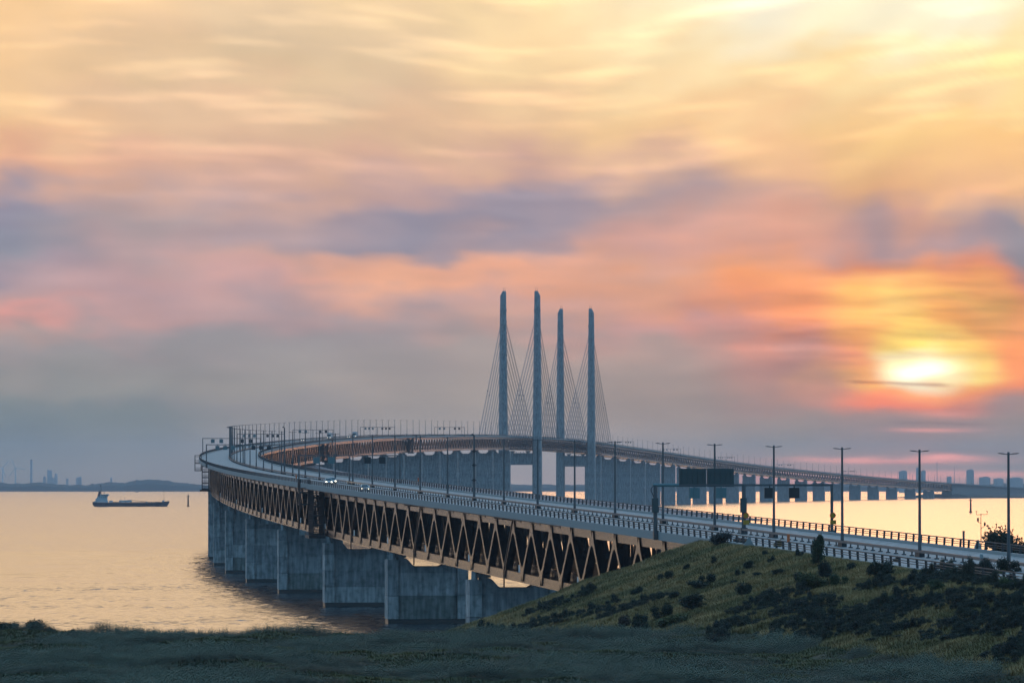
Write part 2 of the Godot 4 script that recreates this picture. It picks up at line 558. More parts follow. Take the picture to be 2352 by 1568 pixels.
func build_sea() -> void:
	var m := plain(0.012, 0.022, 0.03, 0.19)
	m.metallic_specular = 0.7
	m.normal_enabled = true
	m.normal_texture = noise_tex(1024, 0.012, Color.BLACK, Color.WHITE, 21, 5, true)
	m.normal_scale = 0.55
	m.uv1_triplanar = true
	m.uv1_world_triplanar = true
	m.uv1_scale = Vector3(0.016, 0.016, 0.016)
	var flat := func(x: float, d: float) -> float: return -drop(x, d)
	var hole := Rect2(-520, 700, 680, 3550)
	var xs := steps(-9000, -1000, 1000) + steps(-900, -600, 100) + [-520.0, 160.0] + steps(260, 960, 100) + steps(2000, 9000, 1000)
	var ds := steps(400, 700, 100) + steps(800, 2800, 100) + steps(3000, 8000, 250) + steps(8500, 26000, 500)
	var sea := shape("sea", grid(xs, ds, flat, hole), m)
	tag(sea, "calm golden sea reaching to the far shore", "", "", "structure")
	var swell := FastNoiseLite.new()
	swell.seed = 3
	swell.frequency = 0.22
	swell.fractal_octaves = 3
	var broad := FastNoiseLite.new()
	broad.seed = 8
	broad.frequency = 0.012
	var waves := func(x: float, d: float) -> float:
		var e := minf(minf(x + 520.0, 160.0 - x), minf(d - 700.0, (4250.0 - d) * 0.04))
		var amp := 0.42 * smoothstep(0.0, 60.0, e) * (0.75 + 0.7 * broad.get_noise_2d(x * 0.5, d))
		var wake := 0.0
		for q in [] if x > -120.0 or d < 3000.0 else [[3300.0, 0.16], [3420.0, 0.22], [3560.0, 0.18], [3720.0, 0.12]]:
			var t: float = (d - q[0] - (x + 250.0) * 0.35 - 14.0 * broad.get_noise_2d(x * 0.4, q[0])) / 12.0
			wake += q[1] * exp(-t * t) * smoothstep(-120.0, -230.0, x) * smoothstep(-515.0, -440.0, x)
		amp *= lerpf(1.0, 0.3, smoothstep(1800.0, 4000.0, d))
		return swell.get_noise_2d(x * 0.75, d) * amp + wake - drop(x, d)
	tag(shape("sea", grid(steps(-520, -148, 6) + steps(-144, 40, 1.0) + steps(44, 160, 4), steps(700, 980, 4) + steps(981, 1500, 1.0) + steps(1502, 2100, 2.0) + steps(2104, 2800, 4.0) + steps(2806, 4250, 6.0), waves), m), "rippled water under the near spans of the bridge", "", "", "structure")

func build_ground() -> void:
	var m := tinted(0.95)
	m.albedo_texture = noise_tex(512, 0.03, Color(0.6, 0.6, 0.6), Color(1, 1, 1), 31)
	m.uv1_triplanar = true
	m.uv1_world_triplanar = true
	m.uv1_scale = Vector3(0.08, 0.08, 0.08)
	var xs := steps(-700, -100, 40) + steps(-96, -64, 4) + steps(-62, 90, 2) + steps(94, 130, 4) + steps(160, 700, 45)
	var ds := steps(-200, 320, 20) + steps(328, 376, 6) + steps(378, 700, 2) + steps(710, 800, 15)
	var mesh := grid(xs, ds, ground_y)
	var arr := mesh.surface_get_arrays(0)
	var v: PackedVector3Array = arr[Mesh.ARRAY_VERTEX]
	var c := PackedColorArray()
	for p in v:
		var t := clampf(lumps.get_noise_2d(p.x * 0.8 + 50, p.z * 0.8) * 1.4 + 0.5, 0, 1)
		c.append(Color(0.055, 0.06, 0.032).lerp(Color(0.085, 0.08, 0.04), t))
	arr[Mesh.ARRAY_COLOR] = c
	var am := ArrayMesh.new()
	am.add_surface_from_arrays(Mesh.PRIMITIVE_TRIANGLES, arr)
	tag(shape("ground", am, m), "rough grassland and road embankment by the shore", "", "", "structure")

# ---------------------------------------------------------------- far shore and city
func build_far_shore() -> void:
	var rise := FastNoiseLite.new()
	rise.seed = 17
	rise.frequency = 0.004
	rise.fractal_octaves = 4
	var g := G.new()
	var prev := []
	for i in 861:
		var x := -4300.0 + i * 10.0
		var h := 25.0 + 9.0 * rise.get_noise_1d(x * 0.9) + 3.0 * rise.get_noise_1d(x * 7.0) + 3.5 * rise.get_noise_1d(x * 23.0)
		h += 14.0 * exp(-pow((x + 1204.0) / 95.0, 2.0)) + 9.0 * exp(-pow((x + 1330.0) / 14.0, 2.0)) * 0.0
		h += 7.0 * exp(-pow((x + 1352.0) / 22.0, 2.0))
		var r := []
		for q in [[17000.0, -1.0], [17015.0, h * 0.62], [17060.0, h], [17240.0, h * 0.9], [17400.0, -1.0]]:
			r.append(Vector3(x, q[1] - drop(x, q[0]), -q[0]))
		if i:
			for j in 4:
				g.quad(prev[j], r[j], r[j + 1], prev[j + 1])
		prev = r
	tag(part("hills", g, M.far_land), "low wooded coast along the horizon", "", "", "structure")
	var at := func(x: float, d: float) -> Vector3: return Vector3(x, -drop(x, d) - 1.0, -d)
	# left: wind turbines, chimney, power station
	var turbine_label := ["leftmost wind turbine at the photo's left edge", "second wind turbine from the left edge beside the tall chimney"]
	for k in 2:
		var t := thing("wind_turbine", turbine_label[k], "wind turbine", at.call([-2205.0, -2150.0][k], 22000.0), 0.0, "hazy wind turbines on the left horizon")
		var tw := G.new()
		tw.tube(Vector3.ZERO, Vector3(0, 100, 0), 3.4, 2.2, 8)
		part("tower", tw, M.white, t)
		var hub := G.new()
		hub.blob(Vector3(0, 101, 3), Vector3(2.6, 2.6, 5.0), 8)
		part("hub", hub, M.white, t)
		for j in 3:
			var b := G.new()
			var dir := Vector3(sin(TAU * j / 3 + 0.7 + k), cos(TAU * j / 3 + 0.7 + k), 0)
			b.bar(Vector3(0, 101, 7), Vector3(0, 101, 7) + dir * 44.0, 2.4, 0.9, Vector3.BACK)
			part("blade", b, M.white, t)
	var ch := thing("chimney", "tall slim chimney standing alone on the left horizon", "chimney", at.call(-2081.0, 22000.0))
	var cg := G.new()
	cg.tube(Vector3.ZERO, Vector3(0, 134, 0), 5.6, 4.6, 12)
	part("shaft", cg, M.far_wall, ch)
	var cap := G.new()
	cap.tube(Vector3(0, 134, 0), Vector3(0, 137, 0), 4.9, 4.9, 12)
	part("rim", cap, M.dark, ch)
	var ps := thing("power_station", "stepped hazy power station right of the tall chimney", "power station", at.call(-1996.0, 22000.0))
	for q in [[0.0, 34.0, 60.0, "turbine_hall"], [-6.0, 17.0, 92.0, "boiler_house"], [-12.0, 5.0, 96.0, "boiler_tower"], [2.0, 5.0, 93.0, "boiler_tower"], [22.0, 12.0, 78.0, "boiler_house"], [-28.0, 10.0, 66.0, "annex"]]:
		var b := G.new()
		var hw: float = q[1] * 0.5
		var dz: float = 15.0 + q[2] * 0.05
		b.loft([[Vector3(q[0] - hw, 0, dz), Vector3(q[0] + hw, 0, dz), Vector3(q[0] + hw, 0, -dz), Vector3(q[0] - hw, 0, -dz)], [Vector3(q[0] - hw, q[2] * 0.75, dz), Vector3(q[0] + hw, q[2] * 0.75, dz), Vector3(q[0] + hw, q[2] * 0.75, -dz), Vector3(q[0] - hw, q[2] * 0.75, -dz)], [Vector3(q[0] - hw * 0.45, q[2], dz), Vector3(q[0] + hw * 0.6, q[2], dz), Vector3(q[0] + hw * 0.6, q[2], -dz), Vector3(q[0] - hw * 0.45, q[2], -dz)]])
		part(q[3], b, M.far_wall, ps)
	for q in [[-1878.0, 18.0, 59.0, "pale factory block between power station and wooded hill"], [-1868.0, 9.0, 62.0, "narrow factory tower against the pale factory block"], [-1925.0, 9.0, 54.0, "small hazy block just right of the power station"], [-1735.0, 7.0, 58.0, "lone hazy block near the wooded hill"]]:
		far_block(at.call(q[0], 22000.0), q[1], q[2], 14.0, "factory_block", q[3], "building")
	# right: the city
	for q in [[1077.0, 22.0, 59.0, "left one of the city towers above the bridge end"], [1119.0, 11.0, 68.0, "tallest city tower, beside the second lamp post from the right"], [1133.0, 12.0, 60.0, "shorter half of the twin city tower"], [1262.0, 20.0, 62.0, "broad city tower between the two rightmost lamp posts"], [1204.0, 12.0, 43.0, "low dome topped block between the city towers"], [1302.0, 30.0, 42.0, "low city block right of the broad tower"], [1340.0, 26.0, 38.0, "low roofline near the right edge"], [1385.0, 44.0, 40.0, "long low roofline at the right edge"]]:
		far_block(at.call(q[0], 14000.0), q[1], q[2], 16.0, "city_tower", q[3], "building")
	for q in [[1171.0, 88.0, "tallest thin mast on the city skyline"], [1219.0, 72.0, "shorter thin mast left of the broad city tower"], [1103.0, 50.0, "low crane between the left city towers"]]:
		var t := thing("radio_mast", q[2], "mast", at.call(q[0], 14000.0))
		var mg := G.new()
		mg.tube(Vector3.ZERO, Vector3(0, q[1], 0), 1.3, 0.5, 6)
		part("mast", mg, M.far_wall, t)
		var mb := G.new()
		for y in [0.45, 0.7, 0.9]:
			mb.cube(Vector3(0, q[1] * y, 0), Vector3(3.2, 0.8, 3.2))
		part("platform", mb, M.far_wall, t)
	# the low island at the bridge's far end
	var isl := G.new()
	isl.blob(Vector3(700, -drop(700, 8250) - 2.0, -8250), Vector3(60, 9, 60), 14, 0.12, 2.0)
	isl.blob(Vector3(780, -drop(780, 8300) - 2.0, -8350), Vector3(160, 7, 90), 14, 0.1, 5.0)
	tag(part("island", isl, M.far_land), "low rocky island at the far end of the bridge", "", "", "structure")
func far_block(at: Vector3, w: float, h: float, dep: float, called: String, label: String, category: String) -> void:
	var t := thing(called, label, category, at)
	var b := G.new()
	b.cube(Vector3(0, h * 0.5, 0), Vector3(w, h, dep))
	part("wall", b, M.far_wall, t)
	var r := G.new()
	r.cube(Vector3(w * 0.1, h + 1.3, 0), Vector3(w * 0.5, 2.6, dep * 0.6))
	r.cube(Vector3(-w * 0.3, h + 0.6, 0), Vector3(w * 0.2, 1.2, dep * 0.5))
	part("roof", r, M.far_wall, t)

# ---------------------------------------------------------------- the bridge
const PYLON := 3661.0
const PYLON2 := 4151.0
func pier_list() -> Array:
	var r := [-272.0, -136.0]
	for i in 25:
		r.append(i * 140.0)
	r.append_array([3501.0, 4311.0])
	for i in 21:
		r.append(4452.0 + i * 140.0)
	return r
func build_bridge() -> void:
	var o := P(0, 0)
	o.y = 0
	var br := thing("bridge", "long curving two level road and railway bridge with four pale pylons", "bridge", o)
	# spans between supports
	var ends := [-408.0, -272.0, -136.0]
	for i in 25:
		ends.append(i * 140.0)
	ends.append_array([3501.0, 3661.0, 4151.0, 4311.0])
	for i in 21:
		ends.append(4452.0 + i * 140.0)
	var road_ends := [-760.0, -620.0, -500.0] + ends + [7400.0, 7600.0, 7900.0]
	for i in road_ends.size() - 1:
		var a: float = road_ends[i]
		var b: float = road_ends[i + 1]
		var k := maxi(3, int((b - a) / 20.0))
		var g := G.new()
		sweep(g, [[-11.3, 0.0], [-11.3, -0.45], [-8.2, -0.92], [8.2, -0.92], [11.3, -0.45], [11.3, 0.0]], a, b, k)
		var sl := part("deck_slab", g, M.concrete, br, o)
		var rd := G.new()
		sweep(rd, slab(-11.2, 11.2, 0.004, 0.012), a, b, k, false)
		part("roadway", rd, M.asphalt, sl)
		var ln := G.new()
		for off in [-8.9, -1.55, 1.55, 8.9]:
			sweep(ln, slab(off - 0.14, off + 0.14, 0.016, 0.019), a, b, k, false)
		if a < 1800:
			var s := a
			while s < b - 4:
				for off in [-5.2, 5.2]:
					sweep(ln, slab(off - 0.1, off + 0.1, 0.016, 0.019), s, s + 4.0, 1, false)
				s += 12.0
		part("lane_marking", ln, M.line, sl)
		for side in [-1.0, 1.0]:
			var e := G.new()
			sweep(e, [[side * 11.3, 0.34], [side * 11.92, 0.34], [side * 11.92, -0.78], [side * 11.3, -0.78]], a, b, k)
			part("edge_beam", e, M.beam, br, o)
			var rl := G.new()
			for q in [[1.30, 0.09], [0.98, 0.05], [0.74, 0.05]]:
				sweep(rl, slab(side * 11.72 - 0.05, side * 11.72 + 0.05, q[0] - q[1], q[0] + q[1] * 0.4), a, b, k, false)
			var n := int(round((b - a) / 4.667))
			for j in n:
				var s := a + (b - a) * (j + 0.5) / n
				var p := P(s, side * 11.66, 0.30)
				var q := P(s, side * 11.72, 1.28)
				rl.bar(p, q, 0.17, 0.26, Vector3(1, 0, 0))
				var fw := (P(s + 1, side * 11.66) - P(s, side * 11.66)).normalized()
				rl.tri(p + fw * 0.06, p + fw * 0.42, p + Vector3(0, 0.34, 0))
				rl.tri(p + fw * 0.42, p + fw * 0.06, p + Vector3(0, 0.34, 0))
			part("guard_rail", rl, M.rail, br, o)
		var md := G.new()
		for off in [-0.32, 0.32]:
			sweep(md, slab(off - 0.04, off + 0.04, 0.52, 0.78), a, b, k, false)
		var nm := int(round((b - a) / 4.667))
		for j in nm:
			var s := a + (b - a) * (j + 0.5) / nm
			md.bar(P(s, 0, 0.0), P(s, 0, 0.7), 0.5, 0.16, Vector3(1, 0, 0))
			md.bar(P(s, 0, 0.0), P(s, 0, 0.14), 0.7, 0.5, Vector3(1, 0, 0))
		part("median_barrier", md, M.pole, br, o)
	# steel trusses, the lower deck inside them
	var unit := diagonal_mesh()
	for i in ends.size() - 1:
		var a: float = ends[i]
		var b: float = ends[i + 1]
		var cable := a >= 3501.0 and b <= 4311.0
		var bays := 6 if b <= 0.0 else int(round((b - a) / 20.0))
		for side in [-1.0, 1.0]:
			var g := G.new()
			var x0 := 6.75 if side > 0 else -7.65
			sweep(g, slab(x0, x0 + 0.9, -2.65, -0.925), a, b, bays)
			sweep(g, slab(x0, x0 + 0.9, -11.95, -10.35), a, b, bays)
			var tr := MeshInstance3D.new()
			var near := a < 980.0
			for j in bays:
				var sa := a + (b - a) * j / bays
				var sb := a + (b - a) * (j + 1) / bays
				var mid := lerpf(sa, sb, 0.82 if cable else 0.5)
				# stiffened nodes, a hand's breadth proud of the chords
				for q in [[sa, -11.8, -9.9], [mid, -2.9, -1.05]]:
					g.bar(P(q[0] - 1.7, x0 + 0.45, (q[1] + q[2]) * 0.5), P(q[0] + 1.7, x0 + 0.45, (q[1] + q[2]) * 0.5), 0.96, q[2] - q[1])
				if not near:
					for q in [[sa, mid], [sb, mid]]:
						g.bar(P(q[0], x0 + 0.45, -10.4), P(q[1], x0 + 0.45, -2.6), 0.9, 1.15, Vector3.UP)
			if cable:      # brackets that carry the cables
				for j in bays:
					var s := a + (b - a) * (j + 0.5) / bays
					g.bar(P(s, side * 7.6, -10.9), P(s, side * 12.6, -1.0), 0.6, 0.6)
					g.bar(P(s, side * 7.6, -11.4), P(s, side * 10.2, -11.0), 0.9, 0.9)
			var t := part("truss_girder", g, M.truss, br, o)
			if near:
				for j in bays:
					var sa := a + (b - a) * j / bays
					var sb := a + (b - a) * (j + 1) / bays
					for q in [[sa, (sa + sb) * 0.5], [sb, (sa + sb) * 0.5]]:
						var d := shape("diagonal", unit, M.truss, t)
						var p0 := P(q[0], x0 + 0.45, -10.6)
						var p1 := P(q[1], x0 + 0.45, -2.4)
						var y := p1 - p0
						var x := P(q[0], 1.0) - P(q[0], 0.0)
						d.transform = Transform3D(Basis(x, y, x.cross(y.normalized())), p0 - o)
			tr.free()
		var low := G.new()
		sweep(low, slab(-6.7, 6.7, -11.3, -10.7), a, b, maxi(3, bays / 2))
		for off in [-6.3, 6.3]:
			sweep(low, slab(off * 0.92 - 0.15, off * 0.92 + 0.15, -10.7, -8.9), a, b, bays, false)
		if a < 1200.0:
			for off in [-6.4, 6.4]:
				for dy in [-9.25, -9.6]:
					sweep(low, slab(off - 0.05, off + 0.05, dy - 0.05, dy + 0.05), a, b, bays, false)
				var n := int((b - a) / 3.3)
				for j in n:
					var s := a + (b - a) * (j + 0.5) / n
					low.bar(P(s, off, -10.1), P(s, off, -9.2), 0.09, 0.09, Vector3(1, 0, 0))
		for j in bays:      # cross beams under the road and the rail masts
			var s := a + (b - a) * (j + 0.5) / bays
			low.bar(P(s, -6.75, -1.5), P(s, 6.75, -1.5), 0.7, 1.1)
			if a < 1500.0:
				for off in [-5.6, 5.6]:
					low.bar(P(s, off, -10.7), P(s, off, -2.1), 0.4, 0.4, Vector3(1, 0, 0))
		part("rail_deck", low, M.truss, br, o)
		if a >= -272.0 and a < 700.0:
			drain(br, o, a, b, bays)
			var mk := G.new()
			for s in [a + 3.6, (a + b) * 0.5 + 3.6]:
				mk.box(Transform3D(Basis(Vector3.UP, -head(s)), P(s, -7.75, -9.6)), Vector3(0.12, 1.25, 1.6))
			part("marker_plate", mk, M.white, br, o)
	for s in pier_list():
		build_pier(br, o, s)
	for s in [PYLON, PYLON2]:
		build_pylon_pair(br, o, s)
	# where the bridge comes ashore at either end
	var ab := G.new()
	for q in [[-408.0, -440.0], [7252.0, 8100.0]]:
		sweep(ab, slab(-8.4, 8.4, -19.0, -0.93), q[0], q[1], 6)
	part("abutment", ab, M.concrete_b, br, o)
	for i in 26:
		var s := 7268.0 + i * 15.0
		var w := G.new()
		w.box(Transform3D(Basis(Vector3.UP, -head(s)), P(s, 8.42, -4.6)), Vector3(0.12, 2.6, 4.0 if i % 5 else 8.0))
		part("abutment_opening", w, M.signal_back, br, o)
func diagonal_mesh() -> ArrayMesh:
	# one unit long along y, flaring where it runs into the chords
	var g := G.new()
	var rings := []
	for q in [[0.0, 1.35], [0.07, 0.95], [0.16, 0.5], [0.5, 0.42], [0.84, 0.5], [0.93, 0.95], [1.0, 1.35]]:
		rings.append([Vector3(-0.65, q[0], q[1]), Vector3(0.65, q[0], q[1]), Vector3(0.65, q[0], -q[1]), Vector3(-0.65, q[0], -q[1])])
	g.loft(rings)
	return g.mesh()
func drain(br: Node3D, o: Vector3, a: float, b: float, bays: int) -> void:
	var g := G.new()
	var w := (b - a) / bays
	for j in bays:
		var s := a + w * j
		var lift := -0.86 if j % 3 else -0.95
		g.bar(P(s, -11.1, -1.05), P(s + w, -11.1, -0.9), 0.16, 0.16)
		g.bar(P(s, -11.1, -1.3), P(s, -11.1, -0.85), 0.16, 0.16, Vector3(1, 0, 0))
	var m := a + w * (int(bays / 2) + 0.5)
	g.bar(P(m, -11.1, -1.1), P(m, -7.85, -1.5), 0.3, 0.3)
	g.bar(P(m, -7.85, -1.4), P(m + w * 0.5, -7.85, -10.4), 0.26, 0.26)
	g.bar(P(m + w * 0.5, -7.85, -10.4), P(m + w * 0.5, -7.85, -13.4), 0.26, 0.26, Vector3(1, 0, 0))
	part("drain_pipe", g, M.pipe, br, o)
func build_pier(br: Node3D, o: Vector3, s: float) -> void:
	var base := P(s, 0)
	base.y = -drop(base.x, -base.z)
	var yb := deck(s) - 12.0
	var near := s >= -140.0 and s < 1000.0
	var turn := -head(s)
	var xs := [-8.5, -6.2, -5.0, -4.5, -3.9, -3.2, -2.6, 2.6, 3.2, 3.9, 4.5, 5.0, 6.2, 8.5]
	var tops := [-1.1, -1.1, -1.1, -1.25, -1.8, -2.6, -2.9, -2.9, -2.6, -1.8, -1.25, -1.1, -1.1, -1.1]
	var low := 1.0 if near else -3.0
	var g := G.new()
	var floor_ := yb - 4.2 if near else low
	for i in xs.size() - 1:
		var end_ := i == 0 or i == xs.size() - 2
		var z := 2.9 if end_ else 2.35
		var a := Vector3(xs[i], yb + tops[i] - (0.4 if end_ else 0.0), z)
		var b := Vector3(xs[i + 1], yb + tops[i + 1] - (0.4 if end_ else 0.0), z)
		for f in [1.0, -1.0]:
			var k := Vector3(1, 1, f)
			var q := [Vector3(a.x, floor_, z) * k, Vector3(b.x, floor_, z) * k, b * k, a * k]
			if f > 0:
				g.quad(q[0], q[1], q[2], q[3])
			else:
				g.quad(q[1], q[0], q[3], q[2])
		g.quad(a, b, b * Vector3(1, 1, -1), a * Vector3(1, 1, -1))
		for x in ([a.x, b.x] if end_ else []):
			g.quad(Vector3(x, floor_, z), Vector3(x, floor_, -z), Vector3(x, a.y, -z), Vector3(x, a.y, z))
	for f in [-1.0, 1.0]:
		g.cube(Vector3(f * 5.6, yb - 0.55, 0), Vector3(2.3, 1.08, 3.6))
		g.tube(Vector3(f * 7.2, yb - 1.5, 1.6), Vector3(f * 7.2, yb + 0.02, 1.6), 0.45, 0.38, 10)
		g.tube(Vector3(f * 7.2, yb - 1.5, -1.6), Vector3(f * 7.2, yb + 0.02, -1.6), 0.45, 0.38, 10)
	var p := part("pier", g, [M.concrete, M.concrete_b][int(absf(s) / 140.0) % 2] if near else M.concrete, br)
	p.position = base - o
	p.rotation.y = turn
	if near:
		# cast in lifts, each lift a shade of its own, with open joints between
		var n := maxi(2, int(round((floor_ - low) / 4.2)))
		var hgt := (floor_ - low) / n
		for k in n:
			var y := low + hgt * (k + 0.5)
			var h := hgt - 0.13
			var wall := G.new()
			wall.cube(Vector3(0, y, 0), Vector3(12.36, h, 4.68 - 0.03 * (k % 2)))
			part("concrete_lift", wall, M.concrete_stained if k == 0 and int(s) % 280 == 0 else [M.concrete_b, M.concrete, M.concrete_b, M.concrete_c][(k * 7 + int(absf(s) / 20.0)) % 4], p)
			for f in [-1.0, 1.0]:
				var c := G.new()
				c.cube(Vector3(f * 7.34, y, 0), Vector3(2.3 - 0.03 * (k % 2), h, 5.8 - 0.03 * (k % 2)))
				part("corner_block", c, [M.concrete_c, M.concrete, M.concrete_c, M.concrete][(k * 5 + int(absf(s) / 35.0)) % 4], p)
		var core := G.new()
		core.cube(Vector3(0, (floor_ + low) * 0.5, 0), Vector3(16.6, floor_ - low, 4.4))
		part("core", core, M.concrete_b, p)
		var foot := G.new()
		foot.cube(Vector3(0, -1.1, 0), Vector3(16.8, 4.16, 5.6))
		part("wet_footing", foot, M.wet, p)
func ring8(w: float, l: float, ch: float, y: float, shift := 0.0) -> Array:
	var r := []
	for q in [[1, -1], [1, 1], [-1, 1], [-1, -1]]:
		var a := Vector3(q[0] * w * 0.5 + shift, y, q[1] * (l * 0.5 - ch))
		var b := Vector3(q[0] * (w * 0.5 - ch) + shift, y, q[1] * l * 0.5)
		r.append_array([a, b] if q[0] * q[1] > 0 else [b, a])
	r.reverse()
	return r
func build_pylon_pair(br: Node3D, o: Vector3, s: float) -> void:
	var base := P(s, 0)
	base.y = -drop(base.x, -base.z)
	var turn := -head(s)
	var frame := Transform3D(Basis(Vector3.UP, turn), base - o)
	for f in [-1.0, 1.0]:
		var g := G.new()
		var x: float = f * 15.84
		g.loft([ring8(8.6, 10.0, 0.9, -4, x), ring8(8.2, 9.6, 0.9, 50, x), ring8(7.9, 9.2, 0.9, 70, x), ring8(6.6, 8.0, 0.8, 130, x + f * 0.1), ring8(5.0, 6.6, 0.7, 199.5, x + f * 0.1), ring8(3.2, 5.8, 0.7, 203.2, x - f * 0.75), ring8(2.6, 5.0, 0.6, 204.0, x - f * 0.8)])
		var p := part("pylon", g, M.concrete, br)
		p.transform = frame
		var an := G.new()
		for i in 10:
			var y := 183.0 - 10.4 * i
			var w := lerpf(8.0, 5.6, (y - 70.0) / 130.0)
			for z in [-1.0, 1.0]:
				an.cube(Vector3(x, y, z * (w * 0.61)), Vector3(1.9, 2.6, 1.3))
			an.cube(Vector3(x + w * 0.44, y + 3.0, 0), Vector3(1.0, 1.8, 1.6))
			an.cube(Vector3(x - w * 0.44, y + 3.0, 0), Vector3(1.0, 1.8, 1.6))
			an.cube(Vector3(x, y + 4.0, w * 0.575), Vector3(1.3, 1.9, 0.5))
		part("anchor_block", an, M.concrete_b, p)
		var tip := G.new()
		for q in [-0.8, 0.9]:
			tip.tube(Vector3(x - f * 0.8 + q, 204, q), Vector3(x - f * 0.8 + q, 208, q), 0.16, 0.06, 5)
		part("lightning_rod", tip, M.dark, p)
		for z in [-1.0, 1.0]:
			for i in 10:
				var c := G.new()
				var y := 183.0 - 10.4 * i
				var reach: float = 225.0 - 20.0 * i
				var top := frame * Vector3(x, y, -z * 4.2)
				var foot := P(s + z * reach, f * 12.5, -0.4) - o
				for e in [-0.3, 0.3]:
					var d := frame.basis * Vector3(e, 0, 0)
					c.tube(top + d, foot + d, 0.165, 0.165, 5, false)
				c.blob(foot + (top - foot) * (0.36 if i < 2 else 0.008), Vector3(0.7, 0.7, 0.7), 6)
				var cm := shape("stay_cable", c.mesh(), M.cable, p)
				cm.transform = frame.affine_inverse()
	var cb := G.new()
	var yb := deck(s) - 12.0
	cb.cube(Vector3(0, yb - 8.1, 0), Vector3(25.0, 11.0, 7.4))
	for f in [-1.0, 1.0]:
		for q in [[2.0, 0.9], [3.4, 0.55], [4.6, 0.3]]:
			cb.cube(Vector3(f * 7.2, yb - 2.6 + (1.0 - q[1]) * 2.4, 0), Vector3(q[0], q[1] * 2.0, 4.6 - q[0] * 0.2))
	for x in [-3.5, 0.5, 3.2]:
		cb.cube(Vector3(x, yb - 2.0, 2.5), Vector3(0.4, 1.2, 0.4))
	part("cross_beam", cb, M.concrete, br).transform = frame

# ---------------------------------------------------------------- lamp posts of the median
func build_lamps() -> void:
	var src := thing("lamp_post", "", "lamp post", Vector3.ZERO, 0.0, "lamp posts along the median of the bridge")
	var g := G.new()
	g.tube(Vector3(0, 0.5, 0), Vector3(0, 2.2, 0), 0.215, 0.20, 10)
	g.tube(Vector3(0, 2.2, 0), Vector3(0, 12.25, 0), 0.175, 0.125, 10)
	part("pole", g, M.pole, src)
	var b := G.new()
	b.cube(Vector3(0, 0.27, 0), Vector3(0.62, 0.54, 2.6))
	part("concrete_base", b, M.dark, src)
	for f in [-1.0, 1.0]:
		var a := G.new()
		a.tube(Vector3(0, 12.0, 0), Vector3(f * 0.5, 12.06, 0), 0.05, 0.05, 6)
		part("arm", a, M.pole, src)
		var h := G.new()
		h.box(Transform3D(Basis(Vector3.BACK, f * 0.09), Vector3(f * 0.72, 12.09, 0)), Vector3(0.5, 0.11, 0.32))
		h.box(Transform3D(Basis(Vector3.BACK, f * 0.12), Vector3(f * 1.02, 12.12, 0)), Vector3(0.22, 0.06, 0.24))
		part("lamp_head", h, M.pole, src)
	var spots := [-534.5, -488.3, -441.8, -394.8, -348.6, -303.2, -256.2, -212.1, -167.5, -122.6, -36.6, 11.6, 60.8, 109.7]
	var s := 156.4
	while s < 7640.0:
		spots.append(s)
		s += 46.67
	for i in spots.size():
		s = spots[i]
		var label := ""
		if i == 0:
			label = "rightmost twin headed lamp post, in front of the round tree"
		elif i < 44:
			label = "twin headed lamp post on the median, %s from the right edge" % ordinal(i + 1)
		else:
			var g0 := 0
			for j in GANTRY_S.size():
				if GANTRY_S[j] < s:
					g0 = j
			var first := 0
			while spots[first] < GANTRY_S[g0]:
				first += 1
			label = "distant lamp post, %s past the gantry %s" % [ordinal(i - first + 1), GANTRY_AT[g0]]
		if i == 0:
			src.set_meta("label", label)
			src.position = P(s, 0)
			src.rotation.y = -head(s)
		else:
			dup(src, "lamp_post", P(s, 0), -head(s), label)

